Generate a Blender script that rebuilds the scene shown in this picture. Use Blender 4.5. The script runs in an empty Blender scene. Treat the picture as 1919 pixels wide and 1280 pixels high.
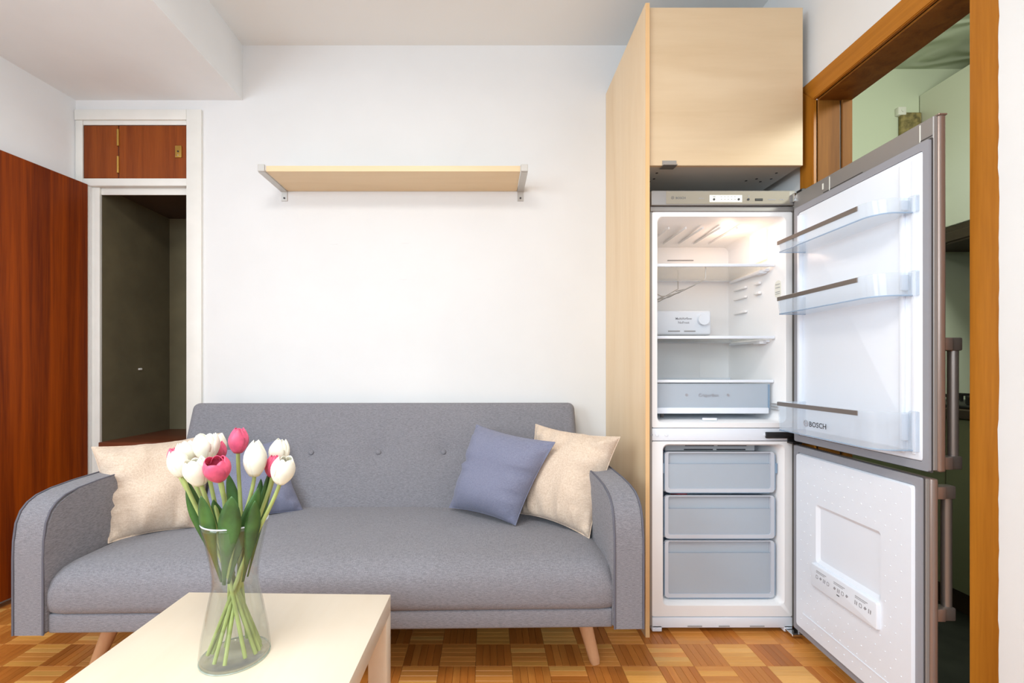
import bpy, bmesh, math, random
from mathutils import Vector, Matrix, noise
random.seed(7)
SC = bpy.context.scene
COL = SC.collection
PI = math.pi

# ------------------------------------------------------------------ camera
FPX = 853.0                      # focal length in pixels of the 1919 px wide frame
cam_d = bpy.data.cameras.new('camera')
cam_d.sensor_width = 36.0
cam_d.lens = FPX / 1919.0 * 36.0
cam_d.shift_x = (959.5 - 911.0) / 1919.0
cam_d.shift_y = (692.0 - 640.0) / 1919.0
cam_d.clip_start = 0.02
cam = bpy.data.objects.new('camera', cam_d)
COL.objects.link(cam)
cam.location = (0, 0, 1.10)
cam.rotation_euler = (PI / 2, 0, 0)
SC.camera = cam

# ------------------------------------------------------------------ world, lights, exposure
w = bpy.data.worlds.new('sky'); SC.world = w; w.use_nodes = True
w.node_tree.nodes['Background'].inputs[0].default_value = (0.80, 0.90, 1.0, 1)
w.node_tree.nodes['Background'].inputs[1].default_value = 1.0

def area(name, loc, target, sx, sy, power, color):
    d = bpy.data.lights.new(name, 'AREA'); d.shape = 'RECTANGLE'; d.size = sx; d.size_y = sy
    d.energy = power; d.color = color
    o = bpy.data.objects.new(name, d); COL.objects.link(o)
    o.location = loc
    o.rotation_euler = (Vector(target) - Vector(loc)).to_track_quat('-Z', 'Y').to_euler()
    return o
area('window_daylight', (-0.75, -2.14, 1.80), (-0.75, 1.0, 1.30), 2.5, 1.3, 40, (0.75, 0.885, 1.0))
area('side_window_daylight', (-2.40, -0.35, 1.78), (0.6, 0.35, 1.10), 2.0, 1.25, 62, (0.74, 0.88, 1.0))
area('overhead_bounce_light', (-0.45, 0.20, 2.74), (-0.45, 0.20, 0), 0.8, 0.8, 33, (0.97, 0.96, 0.92))  # added overhead light, stands in for flash bounced off the ceiling
area('kitchen_lamp_light', (2.18, 0.80, 2.50), (1.75, 2.2, 1.7), 0.25, 0.25, 14, (0.96, 1.0, 0.90))
SC.view_settings.view_transform = 'Standard'
SC.view_settings.look = 'None'
SC.view_settings.gamma = 1.0
SC.view_settings.use_curve_mapping = False
SC.view_settings.exposure = 0.27

# ------------------------------------------------------------------ helpers
def at(px, py, Y):               # the point at depth Y that a pixel of the photograph looks at
    return Vector(((px - 911.0) / FPX * Y, Y, 1.10 + (692.0 - py) / FPX * Y))
def lin(c):
    out = []
    for v in c:
        v = v / 255.0
        out.append(v / 12.92 if v <= 0.04045 else ((v + 0.055) / 1.055) ** 2.4)
    return tuple(out) + (1.0,)

def base_mat(name):
    m = bpy.data.materials.new(name); m.use_nodes = True
    nt = m.node_tree; b = nt.nodes['Principled BSDF']
    return m, nt, b
def N(nt, t, **kw):
    n = nt.nodes.new(t)
    for k, v in kw.items(): setattr(n, k, v)
    return n
def pm(name, c, rough=0.5, metal=0.0, spec=0.5, var=0.0, vscale=8.0, bump=0.0, bscale=200.0):
    m, nt, b = base_mat(name)
    b.inputs['Base Color'].default_value = lin(c)
    b.inputs['Roughness'].default_value = rough
    b.inputs['Metallic'].default_value = metal
    b.inputs['Specular IOR Level'].default_value = spec
    tc = N(nt, 'ShaderNodeTexCoord')
    if var:
        n = N(nt, 'ShaderNodeTexNoise'); n.inputs['Scale'].default_value = vscale; n.inputs['Detail'].default_value = 5
        nt.links.new(tc.outputs['Object'], n.inputs['Vector'])
        r = N(nt, 'ShaderNodeValToRGB')
        lo = [v * (1 - var) for v in c]; hi = [min(255, v * (1 + var)) for v in c]
        r.color_ramp.elements[0].color = lin(lo); r.color_ramp.elements[0].position = 0.3
        r.color_ramp.elements[1].color = lin(hi); r.color_ramp.elements[1].position = 0.7
        nt.links.new(n.outputs['Fac'], r.inputs['Fac']); nt.links.new(r.outputs['Color'], b.inputs['Base Color'])
    if bump:
        n2 = N(nt, 'ShaderNodeTexNoise'); n2.inputs['Scale'].default_value = bscale; n2.inputs['Detail'].default_value = 3
        nt.links.new(tc.outputs['Object'], n2.inputs['Vector'])
        bp = N(nt, 'ShaderNodeBump'); bp.inputs['Strength'].default_value = bump; bp.inputs['Distance'].default_value = 0.002
        nt.links.new(n2.outputs['Fac'], bp.inputs['Height']); nt.links.new(bp.outputs['Normal'], b.inputs['Normal'])
    return m
def wood(name, dark, light, axis='Z', scale=14.0, stretch=0.06, rough=0.4, contrast=(0.3, 0.7), rnd=0.0, streak=0.5):
    m, nt, b = base_mat(name)
    tc = N(nt, 'ShaderNodeTexCoord'); mp = N(nt, 'ShaderNodeMapping')
    s = [1.0, 1.0, 1.0]; s['XYZ'.index(axis)] = stretch
    mp.inputs['Scale'].default_value = s
    nt.links.new(tc.outputs['Object'], mp.inputs['Vector'])
    vec = mp.outputs['Vector']
    if rnd:
        oi = N(nt, 'ShaderNodeObjectInfo'); ge = N(nt, 'ShaderNodeNewGeometry')
        ad = N(nt, 'ShaderNodeMath', operation='ADD')
        nt.links.new(oi.outputs['Random'], ad.inputs[0]); nt.links.new(ge.outputs['Random Per Island'], ad.inputs[1])
        fr = N(nt, 'ShaderNodeMath', operation='FRACT'); nt.links.new(ad.outputs[0], fr.inputs[0])
        va = N(nt, 'ShaderNodeVectorMath', operation='ADD')
        cb = N(nt, 'ShaderNodeCombineXYZ')
        mu = N(nt, 'ShaderNodeMath', operation='MULTIPLY'); mu.inputs[1].default_value = 40
        nt.links.new(fr.outputs[0], mu.inputs[0]); nt.links.new(mu.outputs[0], cb.inputs[2])
        nt.links.new(vec, va.inputs[0]); nt.links.new(cb.outputs[0], va.inputs[1]); vec = va.outputs[0]
    n1 = N(nt, 'ShaderNodeTexNoise'); n1.inputs['Scale'].default_value = scale; n1.inputs['Detail'].default_value = 6; n1.inputs['Distortion'].default_value = 0.6
    n2 = N(nt, 'ShaderNodeTexNoise'); n2.inputs['Scale'].default_value = scale * 9; n2.inputs['Detail'].default_value = 3
    nt.links.new(vec, n1.inputs['Vector']); nt.links.new(vec, n2.inputs['Vector'])
    mx = N(nt, 'ShaderNodeMix'); mx.data_type = 'FLOAT'; mx.inputs['Factor'].default_value = streak * 0.5
    nt.links.new(n1.outputs['Fac'], mx.inputs['A']); nt.links.new(n2.outputs['Fac'], mx.inputs['B'])
    r = N(nt, 'ShaderNodeValToRGB')
    r.color_ramp.elements[0].color = lin(dark); r.color_ramp.elements[0].position = contrast[0]
    r.color_ramp.elements[1].color = lin(light); r.color_ramp.elements[1].position = contrast[1]
    nt.links.new(mx.outputs['Result'], r.inputs['Fac'])
    col = r.outputs['Color']
    if rnd:
        hs = N(nt, 'ShaderNodeHueSaturation')
        mr = N(nt, 'ShaderNodeMapRange'); mr.inputs['To Min'].default_value = 1 - rnd; mr.inputs['To Max'].default_value = 1 + rnd
        nt.links.new(fr.outputs[0], mr.inputs['Value']); nt.links.new(mr.outputs['Result'], hs.inputs['Value'])
        nt.links.new(col, hs.inputs['Color']); col = hs.outputs['Color']
    nt.links.new(col, b.inputs['Base Color'])
    b.inputs['Roughness'].default_value = rough
    return m
def fabric(name, c, dark, scale=650.0, bump=0.35, aniso=True):
    m, nt, b = base_mat(name)
    tc = N(nt, 'ShaderNodeTexCoord')
    fs = []
    for sx in ((1, 0.12, 0.6), (0.12, 1, 1.0)):
        mp = N(nt, 'ShaderNodeMapping'); mp.inputs['Scale'].default_value = sx
        nt.links.new(tc.outputs['Object'], mp.inputs['Vector'])
        n = N(nt, 'ShaderNodeTexNoise'); n.inputs['Scale'].default_value = scale; n.inputs['Detail'].default_value = 2
        nt.links.new(mp.outputs['Vector'], n.inputs['Vector']); fs.append(n.outputs['Fac'])
    ad = N(nt, 'ShaderNodeMath', operation='ADD'); nt.links.new(fs[0], ad.inputs[0]); nt.links.new(fs[1], ad.inputs[1])
    hf = N(nt, 'ShaderNodeMath', operation='MULTIPLY'); hf.inputs[1].default_value = 0.5; nt.links.new(ad.outputs[0], hf.inputs[0])
    r = N(nt, 'ShaderNodeValToRGB')
    r.color_ramp.elements[0].color = lin(dark); r.color_ramp.elements[0].position = 0.36
    r.color_ramp.elements[1].color = lin(c); r.color_ramp.elements[1].position = 0.62
    nt.links.new(hf.outputs[0], r.inputs['Fac']); nt.links.new(r.outputs['Color'], b.inputs['Base Color'])
    bp = N(nt, 'ShaderNodeBump'); bp.inputs['Strength'].default_value = bump; bp.inputs['Distance'].default_value = 0.001
    nt.links.new(hf.outputs[0], bp.inputs['Height']); nt.links.new(bp.outputs['Normal'], b.inputs['Normal'])
    b.inputs['Roughness'].default_value = 0.95; b.inputs['Specular IOR Level'].default_value = 0.15
    b.inputs['Sheen Weight'].default_value = 0.15
    return m
def clear(name, tint, opacity, rough=0.05, body=(230, 240, 250), gloss=0.5):
    # thin clear plastic or glass: see-through, a share of its own body colour, a Fresnel sheen
    m = bpy.data.materials.new(name); m.use_nodes = True; nt = m.node_tree
    for n in list(nt.nodes): nt.nodes.remove(n)
    out = N(nt, 'ShaderNodeOutputMaterial')
    tr = N(nt, 'ShaderNodeBsdfTransparent'); tr.inputs['Color'].default_value = lin(tint)
    pb = N(nt, 'ShaderNodeBsdfPrincipled'); pb.inputs['Base Color'].default_value = lin(body); pb.inputs['Roughness'].default_value = max(rough, 0.25)
    gl = N(nt, 'ShaderNodeBsdfGlossy'); gl.inputs['Roughness'].default_value = rough
    m1 = N(nt, 'ShaderNodeMixShader'); m1.inputs[0].default_value = opacity
    nt.links.new(tr.outputs[0], m1.inputs[1]); nt.links.new(pb.outputs[0], m1.inputs[2])
    fz = N(nt, 'ShaderNodeLayerWeight'); fz.inputs['Blend'].default_value = 0.5
    pw = N(nt, 'ShaderNodeMath', operation='POWER'); pw.inputs[1].default_value = 3.5; nt.links.new(fz.outputs['Facing'], pw.inputs[0])
    ma = N(nt, 'ShaderNodeMath', operation='MULTIPLY_ADD'); ma.inputs[1].default_value = 0.5; ma.inputs[2].default_value = 0.04; nt.links.new(pw.outputs[0], ma.inputs[0])
    mu = N(nt, 'ShaderNodeMath', operation='MULTIPLY'); mu.inputs[1].default_value = gloss; nt.links.new(ma.outputs[0], mu.inputs[0])
    m2 = N(nt, 'ShaderNodeMixShader'); nt.links.new(mu.outputs[0], m2.inputs[0])
    nt.links.new(m1.outputs[0], m2.inputs[1]); nt.links.new(gl.outputs[0], m2.inputs[2])
    nt.links.new(m2.outputs[0], out.inputs['Surface'])
    return m

def wm(o):
    m = o.matrix_basis.copy()
    if o.parent: m = wm(o.parent) @ o.matrix_parent_inverse @ m
    return m
def link(name, me, parent=None, world=True):
    o = bpy.data.objects.new(name, me); COL.objects.link(o)
    if parent:
        o.parent = parent
        if world: o.matrix_parent_inverse = wm(parent).inverted()
    return o
def obj(name, bm, mat, parent=None, world=True, smooth=False, label=None):
    bmesh.ops.recalc_face_normals(bm, faces=bm.faces)
    me = bpy.data.meshes.new(name); bm.to_mesh(me); bm.free()
    for m in (mat if isinstance(mat, (list, tuple)) else [mat]): me.materials.append(m)
    if smooth:
        for p in me.polygons: p.use_smooth = True
        if smooth != 'all':
            me.set_sharp_from_angle(angle=math.radians(smooth if isinstance(smooth, (int, float)) and smooth is not True else 40))
    o = link(name, me, parent, world)
    if label: o['label'] = label
    return o
def thing(name, label, cat, loc=(0, 0, 0), rz=0.0, group=None):
    o = bpy.data.objects.new(name, None); COL.objects.link(o)
    o.location = loc; o.rotation_euler = (0, 0, rz); o.empty_display_size = 0.05
    o['label'] = label; o['category'] = cat
    if group: o['group'] = group
    return o
def tag(o, label, cat, group=None):
    o['label'] = label; o['category'] = cat
    if group: o['group'] = group
    return o
def struct(o):
    o['kind'] = 'structure'; return o
def sempty(name, loc):
    o = bpy.data.objects.new(name, None); COL.objects.link(o); o.location = loc; o['kind'] = 'structure'; return o

def ident(u, v, d): return Vector((u, d, v))
def add_box(bm, x0, x1, y0, y1, z0, z1, bev=0.0, seg=2, f=None):
    vs = [bm.verts.new(f(x, y, z) if f else (x, y, z)) for x in (x0, x1) for y in (y0, y1) for z in (z0, z1)]
    fs = [bm.faces.new([vs[i] for i in q]) for q in ((0, 1, 3, 2), (4, 6, 7, 5), (0, 4, 5, 1), (2, 3, 7, 6), (0, 2, 6, 4), (1, 5, 7, 3))]
    if bev:
        es = {e for q in fs for e in q.edges}
        bmesh.ops.bevel(bm, geom=list(es), offset=bev, segments=seg, affect='EDGES', profile=0.5)
def box(name, x0, x1, y0, y1, z0, z1, mat, parent=None, bev=0.0, seg=2, f=None, world=True, smooth=None):
    bm = bmesh.new(); add_box(bm, x0, x1, y0, y1, z0, z1, bev, seg, f)
    return obj(name, bm, mat, parent, world, smooth=(35 if bev and seg > 1 else False) if smooth is None else smooth)
def rrect(u0, u1, v0, v1, r, n=5):
    pts = []
    for cu, cv, a0 in ((u1 - r, v1 - r, 0), (u0 + r, v1 - r, 90), (u0 + r, v0 + r, 180), (u1 - r, v0 + r, 270)):
        for k in range(n):
            a = math.radians(a0 + 90 * k / (n - 1))
            pts.append((cu + r * math.cos(a), cv + r * math.sin(a)))
    return pts
def loop_verts(bm, pts, f, d): return [bm.verts.new(f(u, v, d)) for u, v in pts]
def bridge(bm, a, b):
    n = len(a)
    for i in range(n): bm.faces.new((a[i], a[(i + 1) % n], b[(i + 1) % n], b[i]))
def add_ring(bm, outer, inner, f, d0, d1):
    A, B = loop_verts(bm, outer, f, d0), loop_verts(bm, inner, f, d0)
    C, D = loop_verts(bm, outer, f, d1), loop_verts(bm, inner, f, d1)
    bridge(bm, A, B); bridge(bm, C, D); bridge(bm, A, C); bridge(bm, B, D)
def add_plate(bm, pts, f, d0, d1, inset=0.0, round_=0.0):
    A, C = loop_verts(bm, pts, f, d0), loop_verts(bm, pts, f, d1)
    bridge(bm, A, C); bm.faces.new(A); fc = bm.faces.new(C)
    if round_:
        es = set(fc.edges)
        bmesh.ops.bevel(bm, geom=list(es), offset=round_, segments=3, affect='EDGES', profile=0.5)
def add_tub(bm, pts, f, d0, d1, t=0.003, back=True, scale=1.0):
    # an open box: loop at d0 (open) to closed end at d1
    A, C = loop_verts(bm, pts, f, d0), loop_verts(bm, pts, f, d1)
    bridge(bm, A, C)
    if back: bm.faces.new(C)
def add_tube(bm, pts, r, n=8, caps=True, closed=False):
    pts = [Vector(p) for p in pts]; rings = []; up = None
    rr = r if isinstance(r, (list, tuple)) else [r] * len(pts)
    for i, p in enumerate(pts):
        if closed: t = pts[(i + 1) % len(pts)] - pts[i - 1]
        else: t = pts[min(i + 1, len(pts) - 1)] - pts[max(i - 1, 0)]
        t.normalize()
        if up is None:
            up = Vector((0, 0, 1)) if abs(t.z) < 0.9 else Vector((1, 0, 0))
        a = t.cross(up); a.normalize(); up = a.cross(t); up.normalize()
        rings.append([bm.verts.new(p + rr[i] * (math.cos(2 * PI * k / n) * a + math.sin(2 * PI * k / n) * up)) for k in range(n)])
    for i in range(len(rings) - (0 if closed else 1)): bridge(bm, rings[i], rings[(i + 1) % len(rings)])
    if caps and not closed: bm.faces.new(rings[0][::-1]); bm.faces.new(rings[-1])
def tube(name, pts, r, mat, parent=None, n=8, world=True, closed=False):
    bm = bmesh.new(); add_tube(bm, pts, r, n, closed=closed); return obj(name, bm, mat, parent, world, smooth=50)
def add_cyl(bm, c, axis, r, h, n=16, bev=0.0):
    c = Vector(c); axis = Vector(axis).normalized()
    add_tube(bm, [c, c + axis * h], r, n)
def cyl(name, c, axis, r, h, mat, parent=None, n=16, world=True):
    bm = bmesh.new(); add_cyl(bm, c, axis, r, h, n); return obj(name, bm, mat, parent, world, smooth=40)
def lathe(bm, prof, c, n=40):
    rings = [[bm.verts.new((c[0] + r * math.cos(2 * PI * k / n), c[1] + r * math.sin(2 * PI * k / n), c[2] + z)) for k in range(n)] for r, z in prof]
    for i in range(len(rings) - 1): bridge(bm, rings[i], rings[i + 1])
    return rings
def prism(name, poly, axis, a0, a1, mat, parent=None, world=True, bev=0.0, f=None):
    # polygon in the two other axes, swept along axis
    bm = bmesh.new()
    def p(q, a):
        if axis == 'X': v = (a, q[0], q[1])
        elif axis == 'Y': v = (q[0], a, q[1])
        else: v = (q[0], q[1], a)
        return f(*v) if f else v
    A = [bm.verts.new(p(q, a0)) for q in poly]; B = [bm.verts.new(p(q, a1)) for q in poly]
    bridge(bm, A, B); bm.faces.new(A); bm.faces.new(B)
    if bev:
        bmesh.ops.bevel(bm, geom=list(bm.edges), offset=bev, segments=2, affect='EDGES')
    return obj(name, bm, mat, parent, world, smooth=35 if bev else False)
def text(name, body, size, origin, right, up, mat, parent, align='LEFT', squash=1.0):
    cu = bpy.data.curves.new(name, 'FONT'); cu.body = body; cu.size = size; cu.align_x = align; cu.resolution_u = 2
    cu.offset = size * 0.012; cu.extrude = 0.00012
    to = bpy.data.objects.new('lettering_source', cu); COL.objects.link(to)
    dg = bpy.context.evaluated_depsgraph_get(); dg.update()
    me = bpy.data.meshes.new_from_object(to.evaluated_get(dg))
    bpy.data.objects.remove(to)
    R, U = Vector(right).normalized(), Vector(up).normalized(); Nn = R.cross(U)
    M = Matrix(((R.x * squash, U.x, Nn.x, origin[0]), (R.y * squash, U.y, Nn.y, origin[1]), (R.z * squash, U.z, Nn.z, origin[2]), (0, 0, 0, 1)))
    me.transform(M); me.materials.clear(); me.materials.append(mat)
    return link(name, me, parent)

# ------------------------------------------------------------------ materials
M = {}
M['wall'] = pm('white_wall_paint', (232, 231, 230), 0.9, spec=0.2, var=0.008, vscale=3, bump=0.05, bscale=60)
M['wall_right'] = pm('right_wall_paint', (231, 230, 228), 0.9, spec=0.2, var=0.008, vscale=3, bump=0.06, bscale=60)
M['wall_left'] = pm('left_wall_paint', (243, 245, 246), 0.9, spec=0.2, var=0.012, vscale=3, bump=0.08, bscale=40)
M['ceil'] = pm('ceiling_paint', (240, 241, 240), 0.95, spec=0.1)
M['trimw'] = pm('cream_trim_paint', (236, 233, 226), 0.45, var=0.01, vscale=12, bump=0.04, bscale=50)
M['closet'] = pm('olive_closet_paint', (106, 97, 72), 0.85, var=0.06, vscale=6)
M['closet_top'] = pm('brown_closet_ceiling', (70, 56, 44), 0.9)
M['maho_v'] = wood('mahogany_vertical', (88, 26, 0), (162, 70, 0), 'Z', 22, 0.03, 0.5, (0.32, 0.68))
M['maho_c'] = wood('mahogany_cupboard', (112, 46, 8), (152, 76, 22), 'Z', 26, 0.04, 0.42, (0.3, 0.7))
M['maho_h'] = wood('mahogany_shelf', (92, 44, 24), (124, 66, 40), 'X', 20, 0.06, 0.4)
M['orange_v'] = wood('varnished_pine_vertical', (146, 86, 18), (192, 124, 40), 'Z', 16, 0.05, 0.38, (0.28, 0.72))
M['orange_h'] = wood('varnished_pine_horizontal', (146, 86, 18), (192, 124, 40), 'Y', 16, 0.05, 0.38, (0.28, 0.72))
M['jamb'] = wood('varnished_jamb', (112, 66, 18), (152, 98, 36), 'Z', 18, 0.05, 0.6)
M['birch_v'] = wood('birch_panel', (228, 196, 154), (242, 216, 180), 'Z', 7, 0.12, 0.42, (0.25, 0.75), streak=0.35)
M['birch_x'] = wood('birch_door', (210, 182, 144), (226, 201, 166), 'X', 9, 0.10, 0.42, (0.25, 0.75), streak=0.35)
M['birch_shelf'] = wood('birch_shelf_board', (226, 196, 152), (240, 214, 174), 'X', 9, 0.10, 0.42, (0.25, 0.75), streak=0.3)
M['birch_edge'] = wood('birch_edge_lit', (226, 180, 124), (238, 198, 146), 'Z', 10, 0.10, 0.42)  # oranger than the panel: warm light on its front edge, painted in
M['birch_table'] = wood('birch_table_foil', (224, 208, 184), (235, 222, 202), 'Y', 6, 0.12, 0.32, (0.25, 0.75), streak=0.3)
M['legwood'] = wood('beech_leg', (206, 150, 106), (226, 176, 132), 'Z', 20, 0.1, 0.45)
M['sofa'] = fabric('grey_heather_fabric', (146, 144, 149), (112, 110, 116))
M['piping'] = pm('dark_grey_piping', (104, 103, 112), 0.9, spec=0.1)
M['cream'] = fabric('cream_linen', (228, 208, 188), (208, 184, 161), 300, 0.3)
M['blue'] = fabric('slate_blue_cotton', (136, 138, 158), (118, 120, 142), 500, 0.15)
M['steel'] = pm('brushed_stainless', (176, 170, 164), 0.36, 0.75)
M['steel2'] = pm('grey_stainless_trim', (150, 146, 143), 0.45, 0.4)
M['edge'] = pm('bronze_grey_door_edge', (150, 134, 126), 0.35, 0.65)
M['handle'] = pm('bronze_grey_handle', (136, 126, 119), 0.36, 0.65)
M['gasket'] = pm('grey_rubber_gasket', (152, 152, 158), 0.6)
M['gasket_dark'] = pm('dark_gasket_fold', (70, 66, 66), 0.7)
M['liner'] = pm('white_liner_plastic', (238, 243, 251), 0.3)
M['liner_in'] = pm('white_cavity_plastic', (246, 245, 245), 0.38)
M['slot'] = pm('dark_vent_slot', (62, 62, 66), 0.7)
M['slotlight'] = pm('grey_moulded_slot', (160, 158, 158), 0.6)
M['black'] = pm('black_plastic', (26, 24, 24), 0.45)
M['ink'] = pm('grey_print', (92, 92, 96), 0.6)
M['ink_light'] = pm('pale_grey_print', (160, 160, 166), 0.6)
M['chrome'] = pm('chrome', (225, 225, 225), 0.15, 1.0)
M['alu'] = pm('satin_aluminium', (200, 196, 190), 0.42, 0.6)
M['brass'] = pm('brass', (190, 150, 76), 0.35, 0.9)
M['panel_face'] = pm('beige_grey_panel', (150, 142, 128), 0.5, 0.2)
M['bright'] = pm('pale_window_panel', (236, 236, 226), 0.4)
M['binplastic'] = clear('clear_bin_plastic', (247, 250, 253), 0.20, 0.08, (240, 245, 250))
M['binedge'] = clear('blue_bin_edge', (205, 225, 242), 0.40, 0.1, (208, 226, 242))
M['glass_shelf'] = clear('shelf_glass', (238, 238, 234), 0.16, 0.03, (232, 232, 228), 0.8)
M['drawer'] = clear('frosted_drawer_plastic', (216, 226, 236), 0.55, 0.2, (222, 231, 240))
M['drawer_rim'] = clear('frosted_drawer_rim', (220, 228, 238), 0.80, 0.2, (226, 231, 240))
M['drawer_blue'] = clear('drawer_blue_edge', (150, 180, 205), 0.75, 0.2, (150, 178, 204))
M['glass_rim'] = clear('vase_glass_edge', (228, 236, 230), 0.30, 0.05, (222, 230, 224))
M['vase'] = clear('vase_glass', (250, 251, 249), 0.012, 0.02, (220, 226, 222), 1.0)
M['cabgrey'] = pm('grey_white_carcass', (200, 198, 192), 0.5)
M['kwall'] = pm('pale_green_kitchen_paint', (212, 220, 196), 0.85)
M['kceil'] = pm('embossed_kitchen_ceiling', (196, 204, 182), 0.8)
M['kcab'] = pm('pale_green_cabinet_front', (230, 231, 216), 0.4)
M['kbase'] = pm('olive_base_front', (128, 132, 100), 0.5)
M['ktile'] = pm('shaded_olive_tile', (92, 94, 62), 0.35, var=0.03, vscale=6)  # tile tone darkened to carry the shade under the hood
M['kfloor'] = pm('dark_slate_floor', (46, 48, 42), 0.6, var=0.2, vscale=9)
M['dkbrown'] = pm('dark_brown_laminate', (58, 40, 24), 0.5)
M['brown_patch'] = pm('rough_brown_patch', (132, 118, 76), 0.8, var=0.25, vscale=40, bump=0.3, bscale=60)
M['slab'] = pm('screed_under_parquet', (70, 44, 22), 0.9)
M['stem'] = pm('tulip_stem_green', (164, 176, 104), 0.55, var=0.08, vscale=30)
M['leaf'] = pm('tulip_leaf_green', (58, 94, 42), 0.42, var=0.2, vscale=25)
M['petal_w'] = pm('cream_petal', (244, 239, 220), 0.55, var=0.02, vscale=40)
M['petal_p'] = pm('pink_petal', (216, 84, 118), 0.5, var=0.10, vscale=60)
M['red'] = pm('red_packet', (196, 70, 76), 0.5)

for k in ('maho_v', 'maho_c', 'jamb', 'orange_v', 'orange_h'): M[k].node_tree.nodes['Principled BSDF'].inputs['Specular IOR Level'].default_value = 0.25
# embossed swirls on the kitchen ceiling
nt = M['kceil'].node_tree; b = nt.nodes['Principled BSDF']
tc = N(nt, 'ShaderNodeTexCoord'); wv = N(nt, 'ShaderNodeTexWave', wave_type='RINGS'); wv.inputs['Scale'].default_value = 3.2
wv.inputs['Distortion'].default_value = 9; wv.inputs['Detail'].default_value = 1; wv.inputs['Detail Scale'].default_value = 1.3
bp = N(nt, 'ShaderNodeBump'); bp.inputs['Strength'].default_value = 0.7; bp.inputs['Distance'].default_value = 0.012
nt.links.new(tc.outputs['Object'], wv.inputs['Vector']); nt.links.new(wv.outputs['Fac'], bp.inputs['Height']); nt.links.new(bp.outputs['Normal'], b.inputs['Normal'])
# petals let light through
for k in ('petal_w', 'petal_p'):
    b = M[k].node_tree.nodes['Principled BSDF']
    b.inputs['Subsurface Weight'].default_value = 0.25; b.inputs['Subsurface Radius'].default_value = (0.01, 0.006, 0.005); b.inputs['Subsurface Scale'].default_value = 0.5

def lamp_mat(name, c, s):
    m, nt, b = base_mat(name)
    b.inputs['Base Color'].default_value = lin(c); b.inputs['Emission Color'].default_value = lin(c); b.inputs['Emission Strength'].default_value = s
    return m
M['bulb'] = lamp_mat('fridge_bulb_glow', (255, 232, 190), 3.0)
M['lens'] = lamp_mat('fridge_lamp_lens', (250, 240, 205), 0.62)

# ------------------------------------------------------------------ room shell
ZC = 2.868; YB = 2.484; XR = 1.352; YF = -2.2
def xl(y): return -2.239 - 0.112 * (YB - y)          # the left wall runs slightly askew

# floor: a screed slab that carries mosaic parquet strips
floor = struct(box('floor', -3.0, XR, YF, YB, -0.08, -0.010, M['slab']))
BL = 0.135; ST = BL / 5
tones = [((206, 130, 56), (228, 158, 82)), ((176, 100, 38), (206, 130, 58)), ((220, 156, 76), (240, 184, 106)),
         ((164, 92, 34), (194, 120, 52)), ((212, 142, 60), (234, 174, 92)), ((186, 110, 44), (214, 142, 68))]
pmats = [wood('parquet_oak_%d' % i, a, c, 'X', 30, 0.10, 0.32, (0.25, 0.75), rnd=0.10) for i, (a, c) in enumerate(tones)]
def strip_bm(bm, f, mi=0):
    L, W, e = BL / 2 - 0.0005, ST / 2 - 0.00035, 0.0008
    lo = [bm.verts.new(f(x * L, y * W, -0.009)) for x, y in ((-1, -1), (1, -1), (1, 1), (-1, 1))]
    mi_ = [bm.verts.new(f(x * L, y * W, -e)) for x, y in ((-1, -1), (1, -1), (1, 1), (-1, 1))]
    hi = [bm.verts.new(f(x * (L - e), y * (W - e), 0)) for x, y in ((-1, -1), (1, -1), (1, 1), (-1, 1))]
    fs = [bm.faces.new(hi)]
    for a, c in ((lo, mi_), (mi_, hi)):
        for i in range(4): fs.append(bm.faces.new((a[i], a[(i + 1) % 4], c[(i + 1) % 4], c[i])))
    for q in fs: q.material_index = mi
protos = []
for m in pmats:
    bm = bmesh.new(); strip_bm(bm, lambda x, y, z: (x, y, z)); bmesh.ops.recalc_face_normals(bm, faces=bm.faces)
    me = bpy.data.meshes.new('parquet_strip'); bm.to_mesh(me); bm.free(); me.materials.append(m); protos.append(me)
strips = []
rr = random.Random(3)
for i in range(-24, 9):
    for j in range(-29, 6):
        x0 = 0.231 + i * BL; y0 = 1.687 + j * BL
        horiz = (i + j) % 2 != 0
        fam = [0, 2, 4, 0] if horiz else [1, 3, 5, 1]  # lighter set across, darker set along: grain sheen painted into the tones
        tone_base = rr.choice(fam) if rr.random() < 0.88 else rr.randrange(6)
        for k in range(5):
            t = tone_base if rr.random() < 0.62 else rr.choice(fam)
            if horiz: cx, cy, rz = x0 + BL / 2, y0 + (k + 0.5) * ST, 0
            else: cx, cy, rz = x0 + (k + 0.5) * ST, y0 + BL / 2, PI / 2
            if cx > XR - 0.01 or cy > YB - 0.02 or cy < YF + 0.02 or cx < -2.9: continue
            strips.append((cx, cy, rz, t))
def rank(s):
    x, y = s[0], s[1]
    if y < 1.45: return 9
    px = 911 + x / y * FPX; py = 692 + 1.1 / y * FPX
    if not (-30 < px < 1600 and py < 1300): return 9
    if -1.28 < x < -0.33: return 8
    return 0 if y < 1.97 else 7
strips.sort(key=lambda s: (rank(s), s[1]))
for s in strips[:300]:
    o = bpy.data.objects.new('parquet_strip', protos[s[3]]); COL.objects.link(o)
    o.parent = floor; o.location = (s[0], s[1], 0); o.rotation_euler = (0, 0, s[2])
bm = bmesh.new()
for s in strips[300:]:
    c, sn = math.cos(s[2]), math.sin(s[2])
    strip_bm(bm, lambda x, y, z: (s[0] + c * x - sn * y, s[1] + sn * x + c * y, z), s[3])
o = obj('parquet_field', bm, pmats, floor); o['kind'] = 'stuff'

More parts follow.
